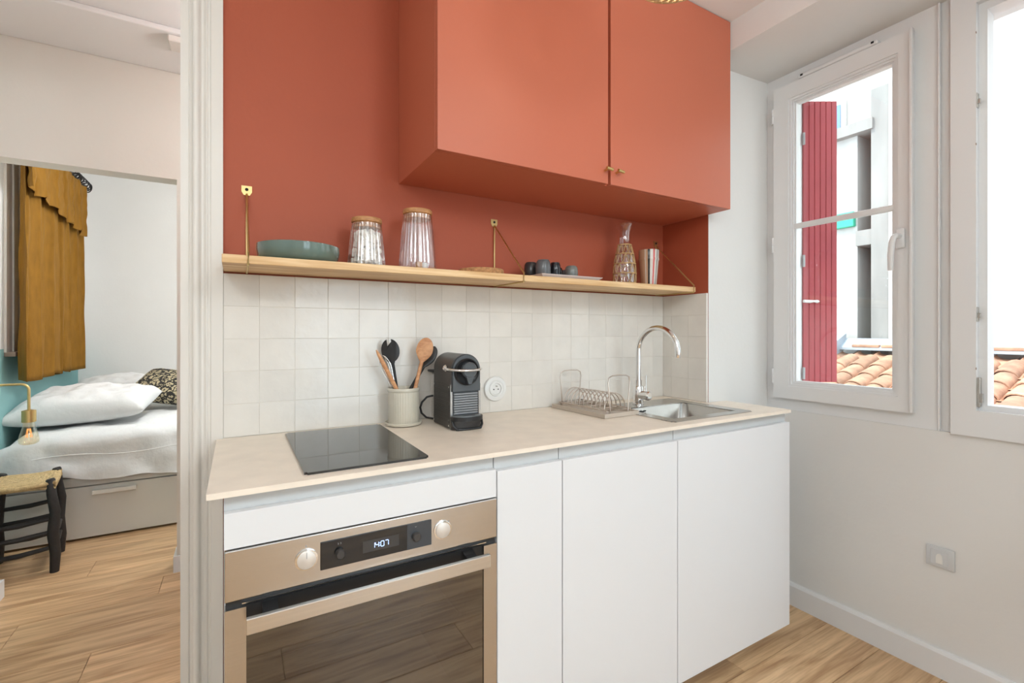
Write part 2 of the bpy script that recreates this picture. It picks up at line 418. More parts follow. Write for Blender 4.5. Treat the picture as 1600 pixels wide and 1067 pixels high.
# doorway wall to the left of the kitchen
struct('wall_doorway', cells(nb(), [-1.95, -1.06, -.135, -.0345], [0, 2.36, CZ + .1], lambda u, v: not (-1.06 < u < -.135 and v < 2.36), WY, WY + .1, 'XZ'), 'white', 'white wall around the doorway to the bedroom')
# moulded casing on the doorway edge
prof = [(-.137, 0), (-.137, .014), (-.118, .015), (-.115, .011), (-.112, .013)]
for k in range(9):
    a = PI * k / 8; prof.append((-.1005 - .0095 * math.cos(a), .014 + .0075 * math.sin(a)))
prof += [(-.0895, .011), (-.087, .009), (-.082, .0085), (-.079, .011), (-.076, .0135), (-.0735, .013), (-.071, .0105), (-.066, .0105), (-.064, .0145), (-.0345, .0155), (-.0345, 0)]
b = nb(); prism(b, [(x, WY - d) for x, d in prof], 0, 2.42)
struct('trim_1', b, 'casing', 'white moulded door casing beside the tiles', smooth=30)

# return wall + window recess
b = nb(); prism(b, [(RX, WY), (RX, 1.371), (GX, 1.342), (2.5, 1.342), (2.5, 1.73), (RX, 1.73)], 0, CZ)
b.faces.ensure_lookup_table()
for f in b.faces:
    c = f.calc_center_median()
    f.material_index = 1 if abs(c.x - RX) < .001 else 0
wr = struct('wall_return', b, ['white', 'terra'], 'short return wall, terracotta over tiles, white toward the window')
obj('grout', bx(RX - .0108, RX, 1.373, WY - .0108, .905, TZ0 + TROW * TP - .001), 'grout', wr)
redge = [1.372, 1.4695, 1.567, WY - .0125]
def tile_mesh_x(wd, ht):
    b = nb(); box(b, -.0055, .0055, -wd / 2 + .0005, wd / 2 - .0005, -ht / 2 + .0005, ht / 2 - .0005, .0010, 2)
    return finish(b, 'tile', 'tile', 0)
rms = [tile_mesh_x(redge[i + 1] - redge[i], TP) for i in range(3)]
for r in range(TROW):
    for i in range(3):
        o = bpy.data.objects.new('tile', rms[i]); COL.objects.link(o); o.parent = wr
        o.location = (RX - .0065 + random.uniform(-.0006, .0006), (redge[i] + redge[i + 1]) / 2, TZ0 + TP * (r + .5))
        o.rotation_euler = (0, random.uniform(-.008, .008), random.uniform(-.008, .008))
struct('trim_2', bx(RX, 2.5, -.02, 1.371, 2.428, CZ), 'white', 'white lintel beam above the windows')
struct('wall_right', cells(nb(), [-2.5, -.02, 1.342], [0, .882, CZ], lambda u, v: u < -.02 or v < .882, GX, 2.5, 'YZ'), 'white', 'white wall below the windows')
struct('wall_right_pier', bx(RX, GX, -.28, -.02, 0, CZ), 'white', 'white wall pier beside the windows')
w5 = struct('added_glazed_door', cells(nb(), [.55, .63, 1.16, 1.24, 1.77, 1.85], [.06, .14, 2.24, 2.32], lambda u, v: not ((.63 < u < 1.16 or 1.24 < u < 1.77) and .14 < v < 2.24), -2.47, -2.42, 'XZ'), 'pvc', 'added white glazed double door, out of view, at the far end of the kitchen')  # unseen double door, added to let fill daylight into the kitchen
obj('pane', bx(.625, 1.775, -2.447, -2.442, .135, 2.245), 'glass', w5)
b = nb(); prism(b, [(GX, 0), (GX - .016, 0), (GX - .016, .088), (GX - .010, .1), (GX, .1)], -.02, 1.342, 'XZ')
struct('baseboard_right', b, 'pvc', 'white baseboard under the windows')
# behind the camera
struct('wall_front', cells(nb(), [-1.95, .55, 1.85, 2.5], [0, .06, 2.32, CZ], lambda u, v: not (.55 < u < 1.85 and .06 < v < 2.32), -2.5, -2.4, 'XZ'), 'white', 'white wall at the far end of the kitchen')
struct('wall_left', bx(-1.95, -1.9, -2.5, WY, 0, CZ), 'white', 'white kitchen side wall')

# bedroom shell
BX, BY = -1.17, 5.35
b = nb(); cells(b, [WY + .1, 3.86, 4.9, BY + .1], [0, 1.12, 2.35, 2.6], lambda u, v: not (3.86 < u < 4.9 and 1.12 < v < 2.35), BX - .08, BX, 'YZ')
struct('wall_bedroom_left', b, 'dado', 'bedroom wall, teal below and white above')
struct('wall_bedroom_back', bx(BX, 1.3, BY, BY + .1, 0, 2.6), 'white', 'white bedroom back wall')
struct('wall_bedroom_right', cells(nb(), [WY + .1, 3.3, 5.2, BY], [0, .7, 2.3, 2.6], lambda u, v: not (3.3 < u < 5.2 and .7 < v < 2.3), 1.2, 1.3, 'YZ'), 'white', 'white bedroom side wall')
w4 = struct('added_bedroom_window', cells(nb(), [3.3, 3.37, 4.21, 4.29, 5.13, 5.2], [.7, .77, 2.23, 2.3], lambda u, v: not ((3.37 < u < 4.21 or 4.29 < u < 5.13) and .77 < v < 2.23), 1.22, 1.28, 'YZ'), 'pvc', 'added white bedroom window, out of view, facing the bed')  # unseen window, added to bring more daylight into the bedroom
obj('pane', bx(1.247, 1.252, 3.36, 5.14, .76, 2.24), 'glass', w4)
b = nb(); cells(b, [BX, -.955, -.268, 1.2], [0, 2.028, 2.6], lambda u, v: not (-.955 < u < -.268 and v < 2.028), 2.99, 3.10, 'XZ')
wp = struct('wall_partition', b, 'cream', 'cream wall with an open passage to the bed')
def base_run(bm, poly): return prism(bm, poly, 0, .082)
b = nb(); base_run(b, [(-.268, 2.99), (1.2, 2.99), (1.2, 2.977), (-.282, 2.977), (-.282, 3.112), (-.268, 3.112)])
base_run(b, [(-.955, 2.99), (BX, 2.99), (BX, 2.977), (-.941, 2.977), (-.941, 3.112), (-.955, 3.112)])
struct('baseboard_partition', b, 'pvc', 'white baseboard round the passage')

# ------------------------------------------------------------------ windows
def sash(parent, y0, y1, z0, z1, gy0, gy1, gz0, gz1, x0=2.168, x1=2.225):
    b = nb(); cells(b, [y0, gy0, gy1, y1], [z0, gz0, gz1, z1], lambda u, v: not (gy0 < u < gy1 and gz0 < v < gz1), x0, x1, 'YZ')
    bmesh.ops.bevel(b, geom=[e for e in b.edges if e.is_boundary is False and e.calc_face_angle(0) > .5], offset=.004, segments=2, affect='EDGES')
    s = obj('sash', b, 'pvc', parent, 30)
    # stepped glazing bead
    for d, xx in ((.0, .006), (.008, .012), (.015, .020)):
        b = nb(); cells(b, [gy0 + d - .001, gy0 + d + .010, gy1 - d - .010, gy1 - d + .001], [gz0 + d - .001, gz0 + d + .010, gz1 - d - .010, gz1 - d + .001],
                        lambda u, v: not (gy0 + d + .010 < u < gy1 - d - .010 and gz0 + d + .010 < v < gz1 - d - .010), x0 + xx, x1 - .006, 'YZ')
        obj('glazing_bead', b, 'pvc', s)
    zm = gz0 + .555 * (gz1 - gz0)
    obj('muntin', bx(x0 + .014, x0 + .034, gy0, gy1, zm - .012, zm + .012, .005), 'pvc', s, 30)
    obj('pane', bx(x0 + .028, x0 + .034, gy0 + .02, gy1 - .02, gz0 + .02, gz1 - .02), 'glass', s)
    return s
def frame(y0, y1, oy0, oy1, z0, z1, oz0, oz1, xa=2.196, xb=2.26):
    b = nb(); return cells(b, [y0, oy0, oy1, y1], [z0, oz0, oz1, z1], lambda u, v: not (oy0 < u < oy1 and oz0 < v < oz1), xa, xb, 'YZ')
b = frame(.700, 1.342, .775, 1.29, .882, 2.428, .955, 2.36)
w1 = struct('window_1', b, 'pvc', 'closed white window with a lever handle, red shutter outside')
s = sash(w1, .772, 1.296, .937, 2.367, .815, 1.228, .994, 2.300)
obj('cover_strip', bx(2.150, 2.170, .764, .775, .94, 2.365, .004), 'pvc', w1, 30)
b = nb(); box(b, 2.166, 2.198, .880, 1.185, 2.369, 2.389, .008, 3)
v = obj('trickle_vent', b, 'pvc', w1, 30)
for yy in (.897, 1.168): obj('vent_screw', bx(2.1645, 2.1675, yy - .005, yy + .005, 2.377, 2.385), 'dark', v)
for zz in (2.245, 1.645, 1.035):
    b = nb(); lathe(b, [(.006, 0), (.0065, .003), (.0065, .030), (.006, .033)], (2.172, 1.301, zz - .034), 12); lathe(b, [(.0065, 0), (.0065, .030), (.006, .034)], (2.172, 1.301, zz), 12)
    obj('hinge', b, 'pvc', w1, 30)
hd = nb(); box(hd, 2.156, 2.170, .790, .818, 1.555, 1.630, .0065, 3)
h = obj('handle_plate', hd, 'pvc', w1, 30)
b = nb(); tube(b, [(2.160, .806, 1.600), (2.128, .806, 1.600), (2.118, .808, 1.594), (2.114, .812, 1.575), (2.113, .816, 1.53), (2.114, .817, 1.470)], [.010, .009, .010, .0105, .0105, .0085], 12)
obj('handle_lever', b, 'pvc', h, 40)
# mullion between the two windows
b = nb(); box(b, 2.203, 2.27, .664, .702, .882, 2.428); box(b, 2.186, 2.2, .697, .703, .888, 2.428, .002)
struct('trim_3', b, 'pvc', 'white post between the two windows')
b = frame(-.018, .664, .045, .597, .882, 2.428, .972, 2.362, 2.176, 2.26)
w2 = struct('window_2', b, 'pvc', 'white window frame standing open, metal catches on its edge')
b = nb(); cells(b, [.045, .06, .575, .597], [.972, .990, 2.335, 2.362], lambda u, v: not (.06 < u < .575 and .99 < v < 2.335), 2.200, 2.262, 'YZ'); obj('rebate', b, 'pvc', w2)
for zz, hh in ((2.03, .05), (1.30, .05)):
    b = nb(); box(b, 2.1785, 2.196, .5945, .5975, zz - hh / 2, zz + hh / 2, .001); box(b, 2.182, 2.19, .588, .596, zz - .012, zz + .004, .001)
    obj('strike_plate', b, 'sink', w2)
b = nb(); box(b, 2.178, 2.197, .588, .5975, .985, 1.085, .002); box(b, 2.181, 2.192, .582, .590, 1.0, 1.03, .001); obj('corner_catch', b, 'sink', w2)
for zz in (2.26, 1.88, 1.115): obj('frame_screw', lathe(nb(), [(.004, 0), (.004, .001)], (2.1765, .5975, zz), 10, 'Y'), 'brown', w2)
# the open leaf swung into the room on the near side
b = nb(); cells(b, [1.56, 1.64, 2.08, 2.16], [.972, 1.05, 2.28, 2.36], lambda u, v: not (1.64 < u < 2.08 and 1.05 < v < 2.28), -.005, .045, 'XZ')
lf = obj('open_sash', b, 'pvc', w2)
obj('pane', bx(1.635, 2.085, .016, .022, 1.045, 2.285), 'glass', lf)

# bedroom window behind the curtain
b = nb(); cells(b, [3.86, 4.04, 4.83, 4.9], [1.12, 1.19, 2.28, 2.35], lambda u, v: not (4.04 < u < 4.83 and 1.19 < v < 2.28), BX - .06, BX + .012, 'YZ')
w3 = struct('window_3', b, 'casing', 'bedroom window behind the mustard curtain')
obj('casement', cells(nb(), [4.04, 4.20, 4.77, 4.83], [1.19, 1.25, 2.22, 2.28], lambda u, v: not (4.20 < u < 4.77 and 1.25 < v < 2.22), BX - .05, BX + .002, 'YZ'), 'casing', w3)
for yy in (3.94, 4.045, 4.075): obj('moulding', bx(BX + .002, BX + .02, yy, yy + .016, 1.12, 2.35, .003), 'brown' if yy > 4.06 else 'casing', w3)
obj('pane', bx(BX - .033, BX - .028, 4.19, 4.78, 1.24, 2.23), 'glass', w3)
obj('window_sill', bx(BX, BX + .05, 3.86, 4.92, 1.095, 1.122, .004), 'brown', w3)

# ================================================================== KITCHEN UNITS
FY = 1.085
def carcass(t, x0, x1, z1=.9165):
    b = nb()
    box(b, x0 + .001, x0 + .017, FY + .034, WY - .02, .065, z1); box(b, x1 - .017, x1 - .001, FY + .034, WY - .02, .065, z1)
    box(b, x0 + .017, x1 - .017, FY + .034, WY - .02, .065, .083); box(b, x0 + .017, x1 - .017, WY - .03, WY - .02, .083, z1)
    obj('body', b, 'carc', t)
    obj('plinth', bx(x0 + .001, x1 - .001, FY + .07, FY + .085, .0, .064), 'front', t)
    obj('recessed_rail', bx(x0 + .0012, x1 - .0012, FY + .020, FY + .033, .850, z1), 'rail', t)
def unit(x0, x1, label, name='base_cabinet'):
    t = thing(name, label, 'cabinet', ((x0 + x1) / 2, (FY + WY) / 2, 0), group='white base cabinets under the worktop')
    carcass(t, x0, x1)
    obj('door', bx(x0 + .0015, x1 - .0015, FY, FY + .019, .062, .8765, .0012), 'front', t)
    return t
xs = [-.0235, .586, .797, 1.271, 1.928]
unit(xs[1], xs[2], 'narrow white handleless base cabinet beside the oven')
unit(xs[2], xs[3], 'mid-width white handleless base cabinet between narrow unit and sink unit')
unit(xs[3], xs[4], 'wide white handleless base cabinet under the sink')
oc = thing('oven_cabinet', 'white oven housing cabinet with a drawer front above the oven', 'cabinet', (.28, 1.36, 0), group='white base cabinets under the worktop')
carcass(oc, xs[0], xs[1])
obj('drawer_front', bx(xs[0] + .0015, xs[1] - .0015, FY, FY + .019, .8105, .882, .0012), 'front', oc)
obj('filler_panel', bx(xs[0] + .0015, xs[1] - .0015, FY, FY + .019, .062, .212, .0012), 'front', oc)
obj('oven_shelf', bx(xs[0] + .017, xs[1] - .017, FY + .03, WY - .04, .19, .206), 'carc', oc)

# worktop with the sink cut-out
b = nb()
SX0, SX1, SY0, SY1 = 1.325, 1.705, 1.15, 1.425
cells(b, [-.0505, -.034, SX0, SX1, RX - .0135, 1.917], [1.074, SY0, 1.366, SY1, 1.609, WY - .0135],
      lambda u, v: not (SX0 < u < SX1 and SY0 < v < SY1) and not (u < -.034 and v > 1.609) and not (u > RX - .0135 and v > 1.366), .917, .929)
bmesh.ops.bevel(b, geom=[e for e in b.edges if len(e.link_faces) == 2 and e.calc_face_angle(0) > .5 and abs(e.verts[0].co.z - e.verts[1].co.z) < .001 and e.verts[0].co.z > .92], offset=.0015, segments=2, affect='EDGES')
wt = obj('worktop', b, 'top', None); tag(wt, 'thin cream stone-look worktop running along the whole kitchen', 'worktop')

# oven
ov = thing('oven', 'built-in stainless steel oven with dark glass door', 'oven', (.28, 1.35, .206))
OX0, OX1 = -.021, .5835
obj('body', cells(nb(), [OX0 + .025, OX0 + .05, OX1 - .05, OX1 - .025], [.208, .235, .66, .80], lambda u, v: not (OX0 + .05 < u < OX1 - .05 and .235 < v < .66), FY + .04, WY - .08, 'XZ'), 'black', ov)
obj('cavity_back', bx(OX0 + .05, OX1 - .05, WY - .10, WY - .085, .235, .66), 'titan', ov)
cp = obj('control_panel', bx(OX0, OX1, FY - .004, FY + .03, .7085, .8085, .002), 'steel', ov)
obj('display', bx(.1545, .4045, FY - .006, FY - .0035, .7295, .7895, .001), 'blackgl', cp)
obj('touch_zone', bx(.3443, .404, FY - .0067, FY - .0055, .730, .789), 'greygl', cp)
obj('display_window', bx(.243, .325, FY - .0064, FY - .0058, .746, .772), 'titan', cp)
def knob(x, z, r, m_, ring, d=.005):
    b = nb(); lathe(b, [(r * 1.22, 0), (r * 1.22, .0025), (r * 1.08, .003)], (x, FY - .004, z), 32, 'Y'); o = obj('knob_ring', b, ring, ov, 40)
    b = nb(); lathe(b, [(r, 0), (r, d * .8), (r * .93, d)], (x, FY - .0065, z), 32, 'Y'); k = obj('knob', b, m_, ov, 40)
    return k
k = knob(.1270, .7600, .0185, 'knobst', 'chrome'); obj('pointer', bx(.1264, .1276, FY - .0122, FY - .0113, .764, .777), 'print', k)
knob(.4330, .7585, .0185, 'knobst', 'chrome')
for x in (.1940, .3650):
    b = nb(); lathe(b, [(.010, 0), (.010, .010), (.0075, .013)], (x, FY - .006, .7585), 24, 'Y'); obj('small_knob', b, 'titan', ov, 40)
# printed marks
for x, z in ((.1265, .788), (.4495, .742), (.4495, .776)): obj('printed_mark', bx(x - .0012, x + .0012, FY - .0049, FY - .0038, z - .0018, z + .0018), 'print', cp)
for x in (.1915, .197):
    b = nb(); tube(b, [(x - .0015, FY - .0064, .7775), (x, FY - .0064, .7795), (x - .0015, FY - .0064, .7815)], .0005, 4); obj('printed_mark', b, 'print', cp)
b = nb(); tube(b, [(.363, FY - .007, .7815), (.365, FY - .007, .7795), (.367, FY - .007, .7815)], .0005, 4)
obj('printed_mark', b, 'print', cp)
# clock: 14:07 in seven segments
SEG = {'0': 'abcdef', '1': 'bc', '4': 'bcfg', '7': 'abc'}
b = nb(); hw, hh, t_ = .0036, .0058, .0011
for ch_, cx in (('1', .2655), ('4', .2745), ('0', .2865), ('7', .2965)):
    for s_ in SEG[ch_]:
        cz = .759
        if s_ in 'adg': zc = cz + {'a': hh, 'g': 0, 'd': -hh}[s_]; box(b, cx - hw + t_ * .6, cx + hw - t_ * .6, FY - .0076, FY - .0064, zc - t_ / 2, zc + t_ / 2)
        else:
            xc = cx + (hw if s_ in 'bc' else -hw); zc = cz + (hh / 2 if s_ in 'bf' else -hh / 2)
            box(b, xc - t_ / 2, xc + t_ / 2, FY - .0076, FY - .0064, zc - hh / 2 + t_ * .5, zc + hh / 2 - t_ * .5)
for zc in (.7615, .7565): box(b, .2800, .2812, FY - .0076, FY - .0064, zc - .0006, zc + .0006)
obj('clock_digits', b, 'digits', cp)
# vent gap and door
b = nb(); box(b, OX0 + .002, OX1 - .002, FY + .006, FY + .028, .692, .709)
vg = obj('vent_gap', b, 'black', ov)
obj('vent_lip', bx(OX0 + .03, OX1 - .03, FY - .002, FY + .006, .6985, .7005), 'chrome', vg)
b = nb(); cells(b, [OX0, .0165, .5465, OX1], [.214, .235, .692], lambda u, v: not (.0165 < u < .5465 and v > .235), FY - .003, FY + .022, 'XZ')
dr = obj('door', b, 'steel', ov)
obj('black_top_strip', bx(.0165, .5465, FY + .004, FY + .02, .640, .692), 'black', dr)
b = nb(); cells(b, [.0165, .068, .497, .5465], [.235, .27, .615, .640], lambda u, v: not (.068 < u < .497 and .27 < v < .615), FY + .008, FY + .014, 'XZ')
obj('printed_border', b, 'black', dr)
obj('glass', bx(.0165, .5465, FY + .001, FY + .004, .235, .655), 'ovengl', dr)
b = nb(); box(b, .016, .5455, FY - .044, FY - .032, .656, .6865, .0012, 1); hb = obj('handle', b, 'steelh', dr)
for x0 in (.045, .49):
    b = nb(); prism(b, [(FY + .004, .668), (FY - .033, .662), (FY - .033, .682), (FY - .01, .684), (FY + .004, .690)], x0, x0 + .028, 'YZ'); obj('handle_post', b, 'black', hb)
b = nb()
for yy in [FY + .06 + .03 * i for i in range(13)]: tube(b, [(.06, yy, .50), (.505, yy, .50)], .0016, 6)
for xx in (.06, .505): tube(b, [(xx, FY + .05, .50), (xx, WY - .12, .50)], .0025, 6)
tube(b, [(.06, FY + .055, .512), (.06, FY + .05, .50), (.505, FY + .05, .50), (.505, FY + .055, .512)], .0028, 6)
obj('wire_shelf', b, 'chrome', ov, 40)

# induction hob
hp = [(.1265, 1.1095), (.4095, 1.1095), (.4095, 1.578), (.1265, 1.578)]
b = nb(); prism(b, hp, .9292, .9345)
bmesh.ops.bevel(b, geom=[e for e in b.edges if abs(e.verts[0].co.z - e.verts[1].co.z) > .004], offset=.006, segments=4, affect='EDGES')
tag(obj('induction_hob', b, 'hob', None, loc=(.268, 1.344, .9292)), 'black glass two-zone induction hob set on the worktop', 'hob')

# upper cabinet
UX0, UX1, UY, UZ = .490, RX - .002, 1.26, 1.757
uc = thing('wall_cabinet', 'terracotta wall cabinet with two tall doors and brass knobs', 'cabinet', ((UX0 + UX1) / 2, 1.44, UZ))
obj('body', bx(UX0, UX1 - .002, UY + .021, WY - .001, UZ, CZ - .002, .001), 'terracab', uc)
d1 = obj('door', bx(UX0, 1.1225, UY, UY + .0205, UZ - .0, CZ - .003, .0012), 'terracab', uc)
d2 = obj('door', bx(1.1345, UX1 - .002, UY, UY + .0205, UZ, CZ - .003, .0012), 'terracab', uc)
for d, x, rz in ((d1, 1.108, 0), (d2, 1.160, 0)):
    b = nb(); tube(b, [(x, UY, 1.802), (x, UY - .02, 1.802)], .0042, 10); tube(b, [(x - .011, UY - .022, 1.8035), (x + .016, UY - .022, 1.8005)], .0055, 12)
    obj('knob', b, 'brass', d, 40)

# wall shelf
SZ0, SZ1, SYF = 1.4175, 1.4395, 1.410
sh = thing('wall_shelf', 'long light oak wall shelf on three brass brackets', 'shelf', (.87, 1.52, SZ0))
for a, b_ in ((-.033, .8655), (.8665, 1.768)):
    b = nb(); box(b, -(b_ - a) / 2, (b_ - a) / 2, SYF - 1.52, WY - .001 - 1.52, 0, SZ1 - SZ0, .0012, 1)
    o = obj('board', b, 'shelf', sh, local=True); o.location = ((a + b_) / 2 - .87, 0, 0)
for x in (.026, .867, 1.752):
    b = nb()
    f = SYF - .004; bt = SZ0 - .0022
    tube(b, [(x, WY - .004, 1.655), (x, WY - .004, bt), (x, f, bt), (x, f, SZ1 + .006), (x, WY - .006, 1.652)], .0030, 8)
    br = obj('bracket', b, 'brass', sh, 40)
    p = nb(); prism(p, [(x - .014, 1.678), (x - .014, 1.660), (x - .008, 1.650), (x + .008, 1.650), (x + .014, 1.660), (x + .014, 1.678)], WY - .003, WY, 'XZ'); obj('plate', p, 'brass', br)
    obj('screw', lathe(nb(), [(.0045, 0), (.0045, .002), (.002, .003)], (x, WY - .003, 1.667), 12, 'Y'), 'iron', br)

# ================================================================== THINGS ON THE SHELF
Z = SZ1 + .0003
b = nb(); lathe(b, [(.086, 0), (.098, .003), (.108, .013), (.1125, .033), (.112, .0485), (.1095, .050), (.1075, .0475), (.107, .033), (.103, .016), (.09, .009)], (0, 0, 0), 56)
tag(obj('serving_dish', b, 'green', None, 45, local=True, loc=(.158, 1.514, Z)), 'low round sage-green glazed serving dish on the shelf', 'dish')

def ribbed_jar(name, x, y, r0, r1, h, label):
    t = thing(name, label, 'jar', (x, y, Z), group='ribbed glass jars with wooden lids')
    b = nb(); n = 96
    lathe(b, [(r0 * .96, 0), (r0, .004), (r0 * .985, h * .15), (r0 + (r1 - r0) * .62, h * .62), (r1, h * .90), (r1 * .97, h * .96), (r1 * .97, h)], (0, 0, 0), n, cap1=False, rib=.030, ribn=30)
    obj('glass_body', b, 'jar', t, 60, local=True)
    b = nb(); lathe(b, [(r1 * .90, h - .012), (r1 * .90, h + .003), (r1 * .99, h + .004), (r1 * 1.02, h + .008), (r1 * 1.02, h + .015), (r1 * .99, h + .018)], (0, 0, 0), 40)
    ld = obj('lid', b, 'lidwood', t, 40, local=True)
    b = nb(); tube(b, [(r1 * .955 * math.cos(a), r1 * .955 * math.sin(a), h - .004) for a in [2 * PI * i / 40 for i in range(40)]], .003, 8, closed=True)
    obj('seal_ring', b, 'clear', ld, 40, local=True)
    return t
j1 = ribbed_jar('storage_jar', .3560, 1.527, .0570, .0460, .139, 'shorter ribbed glass jar full of sugar lumps beside the green dish')
# sugar lumps in the short jar
rs = random.Random(3); b = nb(); n = 0; lumps = []
for k in range(900):
    zz = rs.uniform(.014, .112); rr = .041 - zz * .06; a = rs.uniform(0, 2 * PI); q = rr * math.sqrt(rs.random()); s_ = rs.uniform(.0085, .0115)
    c = Vector((q * math.cos(a), q * math.sin(a), zz))
    if any((c - l).length < .0125 for l in lumps): continue
    lumps.append(c)
lm = finish(box(nb(), -.0085, .0085, -.0085, .0085, -.006, .006, .0012, 1), 'sugar_lump', 'sugar', 0)
for i, c in enumerate(lumps):
    o = bpy.data.objects.new('sugar_lump', lm); COL.objects.link(o); o.location = Vector((.3560, 1.527, Z)) + c
    o.rotation_euler = (rs.uniform(0, 3), rs.uniform(0, 3), rs.uniform(0, 3))
    tag(o, 'off-white sugar lump inside the shorter ribbed jar', 'sugar lump', 'sugar lumps in the short jar')
j2 = ribbed_jar('storage_jar', .5230, 1.527, .0610, .0475, .187, 'taller ribbed glass jar, nearly empty, with a wooden lid')
b = nb(); box(b, -.010, .010, -.007, .007, 0, .025, .002); tag(obj('wooden_peg', b, 'lidwood', None, local=True, loc=(.520, 1.505, Z + .0065)), 'small wooden peg standing inside the taller ribbed jar', 'peg')
b = nb(); lathe(b, [(.010, 0), (.012, .004), (.012, .02), (.008, .026)], (0, 0, 0), 20); tag(obj('white_capsule', b, 'porc', None, 40, local=True, loc=(.545, 1.522, Z + .0065)), 'small white capsule lying inside the taller ribbed jar', 'capsule')

b = nb(); lathe(b, [(.079, 0), (.081, .003), (.081, .019), (.079, .022)], (0, 0, 0), 48); tag(obj('cork_trivet', b, 'cork', None, 40, local=True, loc=(.757, 1.520, Z)), 'flat round brown cork trivet lying on the shelf', 'trivet')

# tray with upturned cups
b = nb(); rr_ = []
for ins, zz in ((.014, 0), (.002, .009), (0, .012), (.004, .012), (.018, .004)):
    rr_.append([b.verts.new((x, y_, Z + zz)) for x, y_ in ((.950 + ins, 1.418 + ins), (1.236 - ins, 1.418 + ins), (1.236 - ins, 1.600 - ins), (.950 + ins, 1.600 - ins))])
for p, q in zip(rr_, rr_[1:]):
    for i in range(4): b.faces.new((p[i], p[(i + 1) % 4], q[(i + 1) % 4], q[i]))
b.faces.new(rr_[0][::-1]); b.faces.new(rr_[-1])
tag(obj('serving_tray', b, 'tray', None, loc=(1.09, 1.517, Z)), 'thin pale pinkish tray under the upturned cups', 'tray')
def cup(x, y, r, h, m_, label, foot=.7):
    b = nb(); lathe(b, [(r * .92, 0), (r, .003), (r * 1.0, h * .55), (r * .93, h * .84), (r * .80, h * .96), (r * foot, h * .975), (r * foot, h), (r * foot * .85, h)], (0, 0, 0), 36, cap0=False)
    lathe(b, [(r * .92, 0), (r * .93, h * .8), (r * .6, h * .92)], (0, 0, 0), 36, cap0=False)
    tag(obj('coffee_cup', b, m_, None, 40, local=True, loc=(x, y, Z + .0043)), label, 'cup', 'upturned cups on the shelf tray')
cup(.984, 1.545, .027, .064, 'cupA', 'dark charcoal upturned cup at the tray end by the middle bracket')
cup(.996, 1.478, .0285, .066, 'cupB', 'largest slate-grey upturned cup on the tray', .74)
cup(1.056, 1.485, .0215, .061, 'cupC', 'narrow glossy black upturned cup on the tray', .8)
cup(1.110, 1.545, .022, .052, 'cupC', 'black upturned cup mostly hidden behind the narrow black one')
cup(1.165, 1.560, .022, .048, 'cupB', 'small grey upturned cup behind the grey-green one')
cup(1.130, 1.480, .0255, .053, 'cupD', 'low ribbed grey-green upturned cup on the tray', .62)

# carafe with rattan sleeve
cf = thing('carafe', 'glass carafe with flared neck in an open rattan sleeve', 'carafe', (1.4470, 1.520, Z))
cprof = [(.044, 0), (.0465, .006), (.0465, .06), (.043, .10), (.034, .145), (.0245, .18), (.0215, .205), (.0235, .226), (.033, .252), (.042, .261)]
b = nb(); lathe(b, cprof, (0, 0, 0), 40, cap1=False); lathe(b, [(r - .003, h + .003) for r, h in cprof], (0, 0, 0), 40, cap1=False); obj('glass_body', b, 'clear', cf, 50, local=True)
def crad(h):
    for (r0, h0), (r1, h1) in zip(cprof, cprof[1:]):
        if h0 <= h <= h1: return r0 + (r1 - r0) * (h - h0) / (h1 - h0)
    return cprof[-1][0]
for h in (.008, .050, .092, .134, .174):
    r = crad(h) + .002
    b = nb(); tube(b, [(r * math.cos(a), r * math.sin(a), h) for a in [2 * PI * i / 32 for i in range(32)]], .0028, 6, closed=True)
    obj('rattan_band', b, 'wick', cf, 40, local=True)
b = nb(); hs = [.008, .050, .092, .134, .174]
for h0, h1 in zip(hs, hs[1:]):
    for k in range(10):
        for sgn in (-1, 1):
            a0 = 2 * PI * k / 10; pts = []
            for i in range(5):
                tt = i / 4; h = h0 + (h1 - h0) * tt; a = a0 + sgn * tt * 2 * PI / 20; r = crad(h) + .002
                pts.append((r * math.cos(a), r * math.sin(a), h))
            tube(b, pts, .0014, 5)
obj('rattan_lattice', b, 'wick', cf, 40, local=True)

# stacked striped tumblers
def tumbler(zb, label):
    b = nb(); h = .163
    lathe(b, [(.031, 0), (.0325, .003), (.0375, .06), (.0415, .110), (.043, .117), (.0450, .1225), (.043, .128), (.044, h - .004), (.0445, h), (.042, h), (.040, .115), (.030, .006)], (0, 0, 0), 40)
    tag(obj('striped_tumbler', b, 'stripe', None, 40, local=True, loc=(1.590, 1.518, zb)), label, 'tumbler', 'striped tumblers stacked on the shelf')
tumbler(Z, 'ceramic tumbler with tan, black, white and red vertical stripes')

